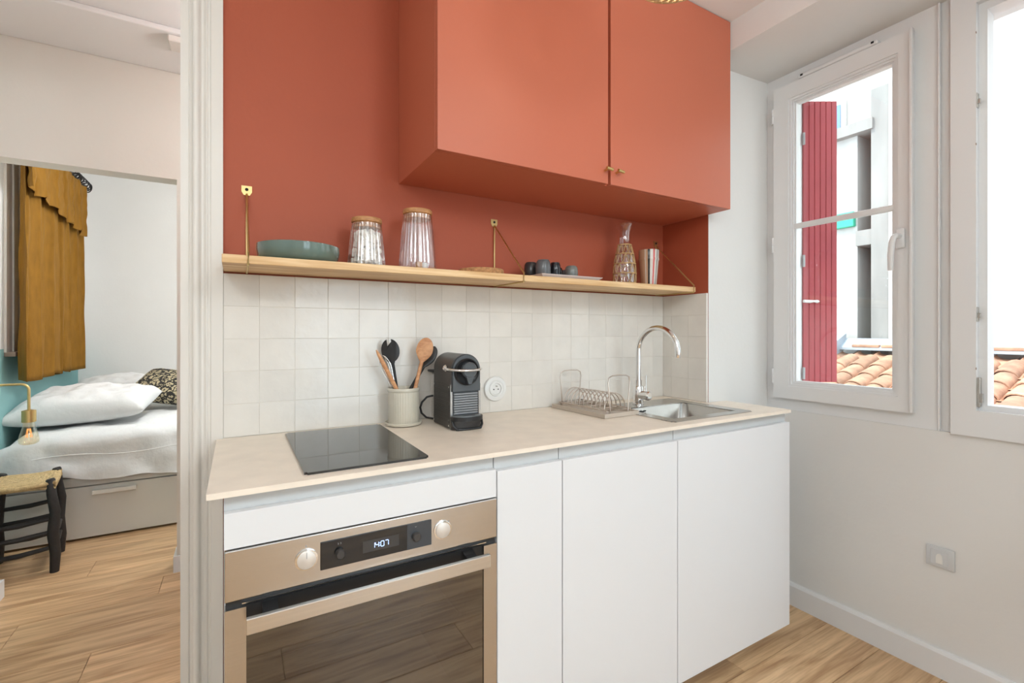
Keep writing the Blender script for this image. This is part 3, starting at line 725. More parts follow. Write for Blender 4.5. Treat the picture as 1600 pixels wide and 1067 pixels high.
# ================================================================== THINGS ON THE WORKTOP
TZ = .9293
ck = thing('utensil_crock', 'cream fluted ceramic utensil crock on a matching saucer', 'crock', (.4840, 1.5540, TZ))
b = nb(); lathe(b, [(.045, 0), (.0575, .003), (.0605, .010), (.0590, .0125), (.054, .0085), (.046, .007)], (0, 0, 0), 48); obj('saucer', b, 'crock', ck, 40, local=True)
b = nb(); lathe(b, [(.0485, .0075), (.0505, .012), (.0505, .112)], (0, 0, 0), 160, cap1=False, rib=.010, ribn=40)
lathe(b, [(.0505, .112), (.0525, .114), (.0525, .1235), (.051, .125), (.0475, .1245), (.0465, .112), (.0465, .016)], (0, 0, 0), 48, cap0=False)
obj('pot', b, 'crock', ck, 50, local=True)
CB = Vector((.484, 1.554, .950))
def spoon(name, head, w_, h_, m_, label, bend=.006, foot=(0, 0), hr=.006, notch=False):
    head = Vector(head); base = CB + Vector((foot[0], foot[1], 0))
    ax = (head - base).normalized(); side = Vector((.92, -.38, 0)); side = (side - ax * side.dot(ax)).normalized()
    L = (head - base).length
    if not notch:
        st = [(base, hr, hr * .8)]
        st.append((base + ax * (L - h_ * .95), hr * 1.05, hr * .8))
        for k in range(15):
            tt = -.85 + 1.85 * math.sin(PI / 2 * k / 14)
            wd = w_ * math.sqrt(max(0, 1 - min(1, abs(tt)) ** 2.3)) if tt > 0 else w_ * (hr / w_ + (1 - hr / w_) * (1 - (abs(tt) / .85) ** 1.6))
            st.append((head + ax * (h_ * tt), max(wd, .002), .0035))
        o = obj(name, loft(nb(), st, 16, ax, side), m_, None, 50, loc=tuple(base))
    else:
        nrm = side.cross(ax).normalized(); ol = []
        for k in range(25):
            a = -PI / 2 - .28 - (2 * PI - .56) * k / 24
            ol.append((w_ * math.cos(a), h_ * math.sin(a)))
        # the outline starts and ends at the neck; cut a slot in the top
        ol2 = []
        nw = w_ * .24
        for x, z in ol:
            if abs(x) < nw * 1.3 and z > 0: continue
            ol2.append((x, z))
        idx = next(i for i in range(len(ol2) - 1) if ol2[i][0] < 0 <= ol2[i + 1][0] and ol2[i][1] > 0)
        zt = h_ * .97
        ol2[idx + 1:idx + 1] = [(-nw, zt), (-nw, h_ * .22), (nw, h_ * .22), (nw, zt)]
        b = nb(); lo, hi = [], []
        for x, z in ol2:
            dish = .010 * (1 - (x / w_) ** 2)
            p = head + side * x + ax * z + nrm * (dish * .6)
            lo.append(b.verts.new(p - nrm * .003)); hi.append(b.verts.new(p + nrm * .003))
        b.faces.new(lo[::-1]); b.faces.new(hi)
        for i in range(len(lo)): b.faces.new((lo[i], lo[(i + 1) % len(lo)], hi[(i + 1) % len(lo)], hi[i]))
        bmesh.ops.triangulate(b, faces=[f for f in b.faces if len(f.verts) > 4])
        loft(b, [(base, hr, hr * .8), (base + ax * (L - h_ * 1.15), hr * 1.1, hr * .8), (base + ax * (L - h_ * .9), hr * 1.8, .005), (base + ax * (L - h_ * .6), hr * 2.0, .0035)], 14, ax, side)
        o = obj(name, b, m_, None, 30, loc=tuple(base))
    tag(o, label, 'utensil')
spoon('slotted_spoon', (.4478, 1.583, 1.177), .0300, .0400, 'black', 'black slotted serving spoon with a notch in the utensil crock', foot=(-.004, .020), notch=True)
spoon('wooden_spoon', (.5560, 1.553, 1.175), .0285, .0460, 'spoon', 'round-headed wooden spoon standing in the utensil crock', foot=(.012, -.008))
spoon('black_spoon', (.5850, 1.588, 1.150), .0235, .0460, 'black', 'black serving spoon behind the wooden spoon in the crock', foot=(-.036, .0))
# wooden tongs arm
b = nb(); base = CB + Vector((.020, -.029, 0)); tip = Vector((.3880, 1.536, 1.182)); ax = (tip - base).normalized(); side = Vector((.9, -.4, 0)); side = (side - ax * side.dot(ax)).normalized()
loft(b, [(base, .005, .004), (base.lerp(tip, .45), .0065, .004), (base.lerp(tip, .8), .007, .0035), (base.lerp(tip, .95), .005, .003), (tip, .0015, .0015)], 12, ax, side)
tag(obj('wooden_tongs', b, 'spoon', None, 50, loc=tuple(base)), 'slim pointed wooden tongs arm leaning left in the crock', 'utensil')
# whisk
wk = thing('whisk', 'steel wire balloon whisk leaning in the utensil crock', 'utensil', tuple(CB + Vector((.0, -.013, 0))))
base = CB + Vector((.0, -.013, 0)); hd = Vector((.413, 1.560, 1.162)); ax = (hd - base).normalized()
obj('handle', tube(nb(), [base, base.lerp(hd, .54)], .005, 12), 'chrome', wk, 40)
u = ax.cross(Vector((0, 1, 0))).normalized(); v = ax.cross(u); st = base.lerp(hd, .52); Lw = (hd - st).length
for k in range(5):
    a = PI * k / 5; d = u * math.cos(a) + v * math.sin(a); pts = []
    for i in range(17):
        s_ = i / 16; th = PI * s_; wd = .022 * math.sin(th) ** .8 * (1 if s_ < .5 else 1)
        sg = math.cos(th)
        pts.append(st + ax * (Lw * math.sin(th) ** .7) + d * (.022 * sg * min(1, .35 + 1.2 * math.sin(th)) if True else 0))
    obj('wire_loop', tube(nb(), pts, .0009, 5), 'chrome', wk, 40)

# coffee machine
cm = thing('coffee_machine', 'compact dark grey capsule coffee machine with a chrome lever', 'coffee machine', (.6365, 1.46, TZ))
CX0, CX1, CF, CBK = .5850, .6890, 1.3930, 1.545
cxm = (CX0 + CX1) / 2
b = nb(); box(b, CX0 + .006, CX1 - .006, CF + .004, CBK, TZ + .001, 1.075, .004); obj('body', b, 'titan2', cm, 30)
for x0, x1 in ((CX0 - .001, CX0 + .006), (CX1 - .006, CX1 + .001)):
    b = nb(); box(b, x0, x1, CF, CBK - .008, TZ + .003, 1.072, .0015)
    sp_ = obj('side_panel', b, 'titan', cm)
    xe = x0 if x0 < cxm else x1; sg = -1 if x0 < cxm else 1
    for k in range(10):
        zz = TZ + .02 + k * .0122
        obj('panel_ridge', bx(min(xe, xe + sg * .0012), max(xe, xe + sg * .0012), CF + .006, CBK - .014, zz, zz + .008, .0005, 1), 'titan', sp_)
    for yy in (CF + .008, CBK - .016):
        for zz in (TZ + .012, 1.064): obj('panel_screw', lathe(nb(), [(.003, 0), (.003, .002)], (xe if sg < 0 else xe + .002, yy, zz), 12, 'X'), 'chrome', sp_)
    obj('panel_edge', bx(x0, x1, CF - .0022, CF - .0002, TZ + .003, 1.072), 'sink', sp_)
# front grille
g = obj('grille_back', bx(CX0 + .008, CX1 - .008, CF - .001, CF + .006, TZ + .045, 1.048), 'titan2', cm)
for k in range(9):
    zz = TZ + .048 + k * .0077
    obj('grille_slat', bx(CX0 + .010, CX1 - .010, CF - .006, CF - .0005, zz, zz + .0056, .001, 1), 'grille', g)
# barrel head
R_ = (CX1 - CX0) / 2 - .001; zc = 1.118
pf = [(cxm - R_, 1.05)] + [(cxm - R_ * math.cos(PI * k / 20), zc + R_ * math.sin(PI * k / 20)) for k in range(21)] + [(cxm + R_, 1.05)]
b = nb(); prism(b, pf, CF - .003, CBK - .005, 'XZ'); obj('head', b, 'titan', cm, 30)
b = nb(); prism(b, [(cxm + (x - cxm) * .93, zc + (z - zc) * .93 if z > zc else z) for x, z in pf], CF - .009, CF - .003, 'XZ'); obj('face_plate', b, 'titan2', cm, 30)
b = nb(); lathe(b, [(.043, 0), (.043, .006), (.040, .009), (.037, .006), (.034, .004)], (cxm, CF - .008, 1.112), 40, 'Y'); fr = obj('face_ring', b, 'black', cm, 40)
b = nb(); lathe(b, [(.026, 0), (.026, .014), (.022, .018)], (cxm + .004, CF - .011, 1.118), 32, 'Y')
prism(b, [(cxm - .012, 1.108), (cxm + .020, 1.108), (cxm + .010, 1.074), (cxm - .001, 1.074)], CF - .028, CF - .010, 'XZ'); obj('coffee_spout', b, 'titan2', cm, 40)
# chrome lever looping round the head
pts = []
for k in range(17):
    a = PI * k / 16; pts.append((cxm - .061 * math.cos(a), CF + .028 - .062 * math.sin(a) ** .8, 1.122 - .004 * math.sin(a)))
pts = [(cxm - .058, CF + .036, 1.123)] + pts + [(cxm + .058, CF + .036, 1.123)]
b = nb(); tube(b, pts, [.006] * 2 + [.0042] * 15 + [.006] * 2, 10); lathe(b, [(.009, 0), (.011, .004), (.008, .009)], (cxm - R_ - .001, CF + .032, 1.123), 16, 'X'); obj('lever', b, 'chrome', cm, 40)
# drip tray
dp = [(CX0 + .003, CF - .001)] + [(cxm - .0535 * math.cos(PI * k / 14), CF - .006 - .040 * math.sin(PI * k / 14) ** .75) for k in range(15)] + [(CX1 - .003, CF - .001)]
b = nb(); prism(b, dp, TZ + .030, TZ + .043)
dp2 = [(cxm + (x - cxm) * .98, CF + (y_ - CF) * .96) for x, y_ in dp]; dt = obj('drip_tray', b, 'black', cm, 30)
b = nb(); prism(b, [(cxm + (x - cxm) * .9, CF + (y_ - CF) * .86) for x, y_ in dp], TZ + .043, TZ + .0445); obj('drip_grid', b, 'grille', dt)
obj('grid_slot', bx(cxm - .02, cxm + .022, CF - .026, CF - .022, TZ + .0443, TZ + .0452), 'black', dt)
b = nb(); prism(b, [(cxm + (x - cxm) * .97, CF + (y_ - CF) * .45) for x, y_ in dp], TZ + .0005, TZ + .030); obj('tray_base', b, 'titan', dt, 30)
b = nb()
for sx in (-1, 1):
    pts = [(cxm + sx * .052, CF - .012, TZ + .028), (cxm + sx * .050, CF - .020, TZ + .014), (cxm + sx * .040, CF - .028, TZ + .003)]
    tube(b, pts, .004, 8)
tube(b, [(cxm - .040, CF - .028, TZ + .0035), (cxm, CF - .034, TZ + .0035), (cxm + .040, CF - .028, TZ + .0035)], .0033, 8); obj('tray_arch', b, 'black', dt, 40)
# water tank and lid behind, power lead
b = nb(); box(b, CX0 + .006, CX1 - .006, CBK + .001, 1.600, TZ + .012, 1.098, .012, 3); obj('water_tank', b, 'clear', cm, 40)
b = nb(); box(b, CX0 + .001, CX1 - .010, CBK + .001, 1.606, 1.099, 1.107, .003); obj('tank_lid', b, 'black', cm, 30)
b = nb(); tube(b, [(CX0 + .012, 1.575, TZ + .088), (CX0 - .010, 1.58, TZ + .083), (CX0 - .027, 1.582, TZ + .066), (CX0 - .033, 1.583, TZ + .048), (CX0 - .028, 1.583, TZ + .028), (CX0 - .012, 1.58, TZ + .012), (CX0 + .012, 1.575, TZ + .006)], .0036, 10); obj('power_lead', b, 'black', cm, 40)

# wall socket on the tiles
sk = thing('wall_socket', 'round white porcelain power socket on the tiles', 'socket', (.8640, WY - .0125, 1.0205))
b = nb(); lathe(b, [(.047, 0), (.0485, .003), (.046, .009), (.034, .011), (.031, .0085), (.029, .0085), (.0275, .013), (.022, .0145), (.0205, .010)], (.864, WY - .0125, 1.0205), 48, 'Y'); obj('cover_plate', b, 'porc', sk, 40)
for dx in (-.0095, .0095): obj('pin_hole', lathe(nb(), [(.0025, 0), (.0025, .0006)], (.864 + dx, WY - .0228, 1.0185), 12, 'Y'), 'dark', sk)
obj('earth_pin', lathe(nb(), [(.0023, 0), (.0023, .010), (.001, .012)], (.864, WY - .0222, 1.031), 12, 'Y'), 'sink', sk, 40)

# dish rack
rk = thing('dish_rack', 'champagne wire plate rack standing on a taupe drip tray', 'dish rack', (1.213, 1.447, TZ), math.radians(3))
b = nb(); hx, hy = .088, .153
box(b, -hx + .006, hx - .006, -hy + .006, hy - .006, 0, .005, .002)
cells(b, [-hx, -hx + .008, hx - .008, hx], [-hy, -hy + .008, hy - .008, hy], lambda u, v: not (abs(u) < hx - .008 and abs(v) < hy - .008), .001, .016)
obj('drip_tray', b, 'racktray', rk, 30, local=True)
b = nb()
zr = .024
tube(b, [(-.062, -.135, zr), (.062, -.135, zr), (.062, .135, zr), (-.062, .135, zr)], .0022, 8, closed=True)
for x, y_ in ((-.062, -.135), (.062, -.135), (.062, .135), (-.062, .135)): tube(b, [(x, y_, zr), (x, y_, .0055)], .0022, 8)
for y_ in (-.07, 0, .07): tube(b, [(-.062, y_, zr - .003), (.062, y_, zr - .003)], .0018, 8)
obj('base_frame', b, 'wire', rk, 40, local=True)
for k in range(11):
    y_ = -.115 + k * .023
    b = nb(); tube(b, [(.054 * math.cos(a), y_, zr + .058 * math.sin(a)) for a in [PI * i / 16 for i in range(17)]], .0021, 8); obj('plate_arc', b, 'wire', rk, 40, local=True)
for y_ in (-.137, .137):
    pts = [(-.045, y_, .006), (-.050, y_, .07), (-.056, y_, .125), (-.052, y_, .143), (-.035, y_, .150), (0, y_, .152), (.035, y_, .150), (.052, y_, .143), (.056, y_, .125), (.050, y_, .07), (.045, y_, .006)]
    b = nb(); tube(b, pts, .0023, 8); obj('handle_loop', b, 'wire', rk, 40, local=True)

# sink and tap
sk = thing('kitchen_sink', 'square stainless steel inset sink', 'sink', (1.515, 1.33, .929))
b = nb(); cells(b, [1.292, SX0 + .015, SX1 - .015, 1.742], [1.120, SY0 + .012, SY1 - .012, 1.532], lambda u, v: not (SX0 + .015 < u < SX1 - .015 and SY0 + .012 < v < SY1 - .012), .9293, .9318)
bmesh.ops.bevel(b, geom=[e for e in b.edges if abs(e.verts[0].co.z - e.verts[1].co.z) > .002 and not (SX0 < e.verts[0].co.x < SX1 and SY0 < e.verts[0].co.y < SY1)], offset=.012, segments=4, affect='EDGES')
obj('rim', b, 'sink', sk)
def rrect(x0, x1, y0, y1, r, n=6):
    out = []
    for cx, cy, a0 in ((x1 - r, y1 - r, 0), (x0 + r, y1 - r, 90), (x0 + r, y0 + r, 180), (x1 - r, y0 + r, 270)):
        for k in range(n + 1): a = math.radians(a0 + 90 * k / n); out.append((cx + r * math.cos(a), cy + r * math.sin(a)))
    return out
b = nb(); rings = []
for x0, x1, y0, y1, r, z_ in ((SX0 + .012, SX1 - .012, SY0 + .009, SY1 - .009, .004, .9305), (SX0 + .016, SX1 - .016, SY0 + .013, SY1 - .013, .03, .927), (SX0 + .019, SX1 - .019, SY0 + .016, SY1 - .016, .042, .80), (SX0 + .032, SX1 - .032, SY0 + .03, SY1 - .03, .04, .782)):
    rings.append([b.verts.new((x, y_, z_)) for x, y_ in rrect(x0, x1, y0, y1, r)])
for p, q in zip(rings, rings[1:]):
    for i in range(len(p)): b.faces.new((p[i], p[(i + 1) % len(p)], q[(i + 1) % len(p)], q[i]))
b.faces.new(rings[-1]); obj('bowl', b, 'sink', sk, 50)
b = nb(); yb = SY1 - .0165
for dx in (-.010, .004):
    for dz in (0, .008): box(b, 1.437 + dx * 1.6, 1.437 + dx * 1.6 + .014, yb - .0022, yb - .0002, .902 + dz * 1.3, .9075 + dz * 1.3)
obj('overflow_slots', b, 'dark', sk)
obj('drain', lathe(nb(), [(.035, 0), (.033, .003), (.02, .002)], (1.515, 1.29, .7825), 24), 'chrome', sk, 40)
tp = thing('tap', 'chrome gooseneck mixer tap with a pin lever', 'tap', (1.4800, 1.4720, .932))
b = nb(); lathe(b, [(.024, 0), (.024, .004), (.0205, .006), (.0195, .035)], (1.48, 1.472, .9320), 28)
lathe(b, [(.0215, .035), (.0215, .075), (.0195, .078)], (1.48, 1.472, .9320), 28); obj('base', b, 'chrome', tp, 40)
b = nb(); pts = [(1.48, 1.472, 1.0), (1.48, 1.472, 1.08), (1.48, 1.472, 1.158)]
for k in range(1, 25):
    a = PI * k / 24 * 1.02; pts.append((1.48 + .008 * (1 - math.cos(a)), 1.472 - .098 * (1 - math.cos(a)), 1.158 + .098 * math.sin(a)))
pts.append((1.497, 1.279, 1.140)); tube(b, pts, .0112, 16); obj('spout', b, 'chrome', tp, 50)
b = nb(); lathe(b, [(.0145, 0), (.0145, .05)], (1.48, 1.472, .985), 20); obj('spout_collar', b, 'chrome', tp, 40)
b = nb()
dirv = Vector((.20, -.98, 0)); c0 = Vector((1.48, 1.472, .972))
tube(b, [c0, c0 + dirv * .050], .0195, 28); tube(b, [c0 + dirv * .050, c0 + dirv * .056], [.0195, .0165], 28)
vb = obj('valve_body', b, 'chrome', tp, 40)
b = nb(); tube(b, [c0 + dirv * .036 + Vector((0, 0, .016)), c0 + dirv * .037 + Vector((0, 0, .085))], .0036, 10); obj('lever', b, 'chrome', vb, 40)

# cable outlet on the right wall
ou = thing('cable_outlet', 'square grey-white cable outlet plate low on the wall below the window', 'outlet', (GX, .6948, .4295))
b = nb(); box(b, GX - .009, GX - .0002, .6545, .7350, .3925, .4665, .003); obj('cover_plate', b, 'plate', ou, 30)
obj('insert', bx(GX - .0102, GX - .0088, .672, .722, .402, .456, .0006, 1), 'plate', ou)
b = nb(); prism(b, [(.686, .409)] + [(.6955 - .0095 * math.cos(PI * k / 8), .428 + .016 * math.sin(PI * k / 8)) for k in range(8, -1, -1)][::-1] + [(.705, .409)], GX - .0135, GX - .010, 'YZ'); obj('cable_tongue', b, 'porc', ou)

# ================================================================== BEDROOM
bd = thing('bed', 'white day bed with a drawer under white bedding', 'bed', (-.1, 4.5, 0))
b = nb(); box(b, -1.155, .92, 3.735, 5.30, .012, .300); box(b, -1.155, .92, 3.722, 5.30, .320, .375, .003); obj('frame', b, 'bed', bd)
for x0, x1 in ((-1.145, -.135), (-.130, .91)):
    d = obj('drawer', bx(x0, x1, 3.715, 3.735, .014, .3165, .002), 'bed', bd)
    xc = (x0 + x1) / 2; obj('drawer_handle', bx(xc - .105, xc + .105, 3.690, 3.7155, .268, .293, .003), 'casing', d)
def duvet():
    b = nb(); nx, ny = 110, 70; V = {}
    for i in range(nx + 1):
        x = -1.155 + 2.075 * i / nx
        for j in range(ny + 1):
            s_ = j / ny * 1.92
            # profile: hem at the front side, up, round, then the top
            if s_ < .22: y_ = 3.705 + .02 * math.sin(s_ * 14) * .3; z_ = .355 + s_
            elif s_ < .36: a = (s_ - .22) / .14 * PI / 2; y_ = 3.705 + .09 * (1 - math.cos(a)); z_ = .575 + .075 * math.sin(a)
            else: y_ = 3.795 + (s_ - .36) * (1.5 / 1.56); z_ = .65
            p = Vector((x * 2.2, y_ * 2.2, z_ * 3))
            f = noise.noise(p * 1.3) * .022 + noise.noise(p * 3.2 + Vector((3, 1, 7))) * .013 + abs(noise.noise(Vector((p.x * 2.4 - p.y * 1.5, p.y * 3.5 + p.x, p.z)))) * .016
            wr_ = abs(noise.noise(Vector((x * 3 + y_ * 2, z_ * 5 - y_ * 2, 4)))) * .034
            front = max(0, 1 - max(0, s_ - .05) / .45)
            hem = .018 * math.sin(x * 5.1) + .012 * math.sin(x * 13 + 1) if s_ < .22 else 0
            edge = min(1, (x + 1.155) / .12); z2 = z_ + f * .9 - (1 - edge) ** 2 * .09 * (1 if s_ > .3 else .4)
            V[i, j] = b.verts.new((x, y_ - front * (f + wr_) * 1.1 - .012 * front, z2 + (hem * (1 - s_ / .22) if s_ < .22 else 0)))
    for i in range(nx):
        for j in range(ny): b.faces.new((V[i, j], V[i + 1, j], V[i + 1, j + 1], V[i, j + 1]))
    return b
du = obj('duvet', duvet(), 'linen', bd, 70)
obj('mattress', bx(-1.13, .90, 3.80, 5.28, .376, .585, .05, 4), 'linen', bd, 40)
b = nb(); tube(b, [(-1.0 + 1.9 * i / 60, 3.668 + .004 * math.sin(i), .515 + .010 * math.sin(i * .35)) for i in range(61)], .0028, 6); obj('duvet_seam', b, 'linen', bd, 40)
def pillow(name, loc, size, rot, m_, label, cat='pillow', group=None, seed=0, wr=.012):
    b = nb(); n = 40; L, W_, H_ = size; T, B_ = {}, {}
    for i in range(n + 1):
        for j in range(n + 1):
            u, v = i / n * 2 - 1, j / n * 2 - 1
            pin = 1 - .06 * (1 - abs(v) ** 2) * abs(u) ** 3; pin2 = 1 - .06 * (1 - abs(u) ** 2) * abs(v) ** 3
            e = max(0, (1 - abs(u) ** 2.6)) * max(0, (1 - abs(v) ** 2.6))
            h = H_ * e ** .38
            nz = noise.noise(Vector((u * 2.1 + seed, v * 2.1, seed * 1.7))) * wr * 1.4 + noise.noise(Vector((u * 5 + seed, v * 5, 9))) * wr * .8
            x, y_ = u * L / 2 * pin, v * W_ / 2 * pin2
            T[i, j] = b.verts.new((x, y_, h * .62 + nz * min(1, e * 3)))
            B_[i, j] = T[i, j] if i in (0, n) or j in (0, n) else b.verts.new((x, y_, -h * .38))
    for i in range(n):
        for j in range(n):
            b.faces.new((T[i, j], T[i + 1, j], T[i + 1, j + 1], T[i, j + 1]))
            q = (B_[i, j], B_[i, j + 1], B_[i + 1, j + 1], B_[i + 1, j])
            try: b.faces.new(q)
            except ValueError: pass
    o = obj(name, b, m_, None, 80, local=True, loc=loc); o.rotation_euler = rot
    return tag(o, label, cat, group)
pillow('pillow', (-.835, 4.10, .752), (.68, .58, .21), (math.radians(5), math.radians(-3), math.radians(-4)), 'linen', 'plump white pillow at the front of the bed head', seed=2, wr=.020)
pillow('pillow', (-.875, 5.03, .76), (.54, .50, .20), (0, math.radians(-6), math.radians(6)), 'linen', 'white pillow lying behind the front pillow by the wall', seed=5)
pillow('cushion', (-.44, 4.61, .795), (.50, .40, .17), (math.radians(24), math.radians(9), math.radians(-18)), 'floral', 'black and beige floral patterned cushion on the bed', 'cushion', seed=8, wr=.006)

# curtain on the bedroom window
ct = thing('curtain', 'mustard linen curtain with a turned-down flap hanging from an iron rod', 'curtain', (-1.08, 4.4, .95))
def drape(y0, y1, z0f, z1, xf, amp, ncy, name, flare=0):
    b = nb(); nu, nv = 150, 40; V = {}
    for i in range(nu + 1):
        t_ = i / nu
        for j in range(nv + 1):
            q = j / nv; zb = z0f(t_); z_ = zb + (z1 - zb) * q
            yy = y0 + (y1 - y0) * t_ + flare * (1 - q) * (t_ - .5) * 2 * .5
            ph = t_ * ncy * 2 * PI
            ph += 1.7 * math.sin(t_ * 7.3 + 1); x = xf + amp * (1.05 - .45 * q) * (math.sin(ph) * .55 + .6 * math.sin(ph * .43 + 1.3 + q * .6)) + .010 * noise.noise(Vector((t_ * 22, q * 5, 1)))
            V[i, j] = b.verts.new((x, yy + .008 * math.sin(ph * 2 + q * 2), z_))
    for i in range(nu):
        for j in range(nv): b.faces.new((V[i, j], V[i + 1, j], V[i + 1, j + 1], V[i, j + 1]))
    o = obj(name, b, 'mustard', ct, 80)
    md = o.modifiers.new('thick', 'SOLIDIFY'); md.thickness = .003
    return o
drape(3.83, 5.035, lambda t_: .948 + .010 * math.sin(t_ * 31), 2.385, -1.085, .028, 11, 'panel', .08)
drape(3.77, 4.95, lambda t_: 2.085 - .08 * t_ + .012 * math.sin(t_ * 37), 2.39, -1.042, .020, 11, 'flap')
b = nb(); tube(b, [(-1.075, 3.6, 2.432), (-1.075, 5.2, 2.432)], .009, 10); rd = obj('rod', b, 'iron', ct, 40)
for k in range(12):
    yy = 4.62 + k * .048
    b = nb(); tube(b, [(-1.075 + .040 * math.cos(a), yy + .022 * math.sin(a * 2 + k), 2.436 + .038 * math.sin(a)) for a in [2 * PI * i / 18 for i in range(18)]], .0042, 6, closed=True)
    obj('curtain_ring', b, 'iron', rd, 40)
for yy in (3.7, 5.16): obj('rod_bracket', bx(BX + .001, -1.07, yy - .01, yy + .01, 2.435, 2.452), 'iron', rd)

# rush stool
stl = thing('rush_stool', 'black wooden stool with a woven rush seat beside the bed', 'stool', (-.95, 3.43, 0))
LG = [(-.815, 3.305), (-.860, 3.590), (-1.103, 3.570), (-1.080, 3.285)]
ht = .462
for i, (x, y_) in enumerate(LG):
    cx, cy = -.95, 3.43
    b = nb(); tube(b, [(x, y_, 0), (x + .004, y_, .10), (x - .006, y_ + .003, .20), (x + .003, y_, .31), (x + (cx - x) * .09, y_ + (cy - y_) * .06, .40), (x + (cx - x) * .13, y_ + (cy - y_) * .09, ht + .012), (x + (cx - x) * .14, y_ + (cy - y_) * .09, ht + .018)], [.019, .0225, .0245, .0225, .021, .0195, .016], 12)
    obj('leg', b, 'stool', stl, 50)
for a, c, zs in ((0, 3, (.12, .20, .27)), (0, 1, (.13, .19)), (1, 2, (.11, .21, .29)), (2, 3, (.14, .23))):
    for zz in zs:
        p, q = LG[a], LG[c]
        b = nb(); tube(b, [(p[0], p[1], zz + .01), ((p[0] + q[0]) / 2, (p[1] + q[1]) / 2, zz - .006), (q[0], q[1], zz - .008)], [.010, .0125, .010], 10); obj('rung', b, 'stool', stl, 50)
# rush seat: rings of cord worked from the rim to the middle
st_c = [(LG[i][0] + (-.95 - LG[i][0]) * .02, LG[i][1] + (3.43 - LG[i][1]) * .02) for i in range(4)]
b = nb(); NR = 15
for k in range(NR):
    f = 1 - k / NR * .97; pts = []
    zz = ht - .012 + .006 * math.sin(k * 2.1) * 0 + (.010 if k < 2 else .014) - .012 * (1 - f)
    for i in range(4):
        p, q = st_c[i], st_c[(i + 1) % 4]
        for s_ in range(6):
            t_ = s_ / 6; sag = -.02 * math.sin(PI * t_) * f if k == 0 else -.014 * math.sin(PI * t_) * f
            x = p[0] + (q[0] - p[0]) * t_; y_ = p[1] + (q[1] - p[1]) * t_
            pts.append((-.95 + (x + .95) * f, 3.43 + (y_ - 3.43) * f, zz + sag * .5 + random.uniform(-.0015, .0015)))
    tube(b, pts, .0095 if k else .012, 8, closed=True)
b2 = b; box(b, -1.04, -.855, 3.33, 3.54, ht - .03, ht - .012)
# rim wrap below
pts = [(x, y_, ht - .022) for x, y_ in st_c]; tube(b, pts, .014, 8, closed=True)
obj('rush_seat', b, 'rush', stl, 60)

# bedside wall lamp
lp = thing('wall_lamp', 'brass arm lamp with a bare clear filament bulb over the stool', 'lamp', (BX, 3.40, .968))
LX = -.937
b = nb(); pts = [(BX + .003, 3.40, .968), (LX - .03, 3.40, .968)] + [(LX - .03 + .03 * math.sin(PI / 2 * k / 6), 3.40, .938 + .03 * math.cos(PI / 2 * k / 6)) for k in range(1, 7)] + [(LX, 3.40, .83)]
tube(b, pts, .0062, 10); obj('arm', b, 'brass', lp, 50)
b = nb(); lathe(b, [(.04, 0), (.04, -.008), (.03, -.012)], (BX, 3.40, .968), 24, 'X'); obj('wall_rose', b, 'brass', lp, 40)
b = nb(); lathe(b, [(.008, .835), (.028, .83), (.028, .772), (.026, .77)], (LX, 3.40, 0), 24); obj('socket', b, 'brass', lp, 40)
b = nb(); lathe(b, [(.022, .77), (.024, .75), (.034, .71), (.0405, .68), (.038, .663), (.026, .655), (.004, .653)], (LX, 3.40, 0), 28, cap0=False); bl = obj('bulb', b, 'amber', lp, 50)
b = nb()
for k in range(6):
    a = 2 * PI * k / 6; tube(b, [(LX + .006 * math.cos(a), 3.40 + .006 * math.sin(a), .735), (LX + .013 * math.cos(a + .4), 3.40 + .013 * math.sin(a + .4), .69)], .0012, 5)
obj('filament', b, 'fil', bl)

# ================================================================== PENDANT LAMP (only its lowest edge reaches into view)
pc = Vector((.888, .752, 2.203)); pr = .17
pl = thing('pendant_lamp', 'round woven rattan pendant lamp hanging from the ceiling', 'lamp', (pc.x, pc.y, CZ))
b = nb()
for k in range(28):
    a = 2 * PI * k / 28
    tube(b, [pc + Vector((pr * math.sin(t_) * math.cos(a + .25 * t_), pr * math.sin(t_) * math.sin(a + .25 * t_), -pr * math.cos(t_) * .95)) for t_ in [.02 + (PI - .2) * i / 18 for i in range(19)]], .0032, 6)
obj('ribs', b, 'ric', pl, 40)
b = nb()
for k in range(1, 13):
    t_ = PI * k / 13.5
    tube(b, [pc + Vector((pr * math.sin(t_) * math.cos(a), pr * math.sin(t_) * math.sin(a), -pr * math.cos(t_) * .95)) for a in [2 * PI * i / 40 for i in range(40)]], .003, 6, closed=True)
obj('woven_bands', b, 'ric', pl, 40)
obj('cord', tube(nb(), [pc + Vector((0, 0, .05)), (pc.x, pc.y, CZ - .02)], .003, 8), 'black', pl, 40)
obj('ceiling_rose', lathe(nb(), [(.05, -.025), (.05, -.003), (.045, 0)], (pc.x, pc.y, CZ - .001), 28), 'porc', pl, 40)
obj('bulb', lathe(nb(), [(.012, .05), (.03, .02), (.035, -.005), (.025, -.03), (.004, -.04)], tuple(pc), 20), mat('warm_bulb', (.9, .8, .6), .4, emit=(1, .78, .52, 6), var=.01), pl, 50)
pt = bpy.data.lights.new('pendant_light', 'POINT'); pt.energy = 1.5; pt.color = (1, .85, .68); pt.shadow_soft_size = .06
po = bpy.data.objects.new('pendant_light', pt); COL.objects.link(po); po.parent = pl; po.location = (0, 0, pc.z - CZ - .06)

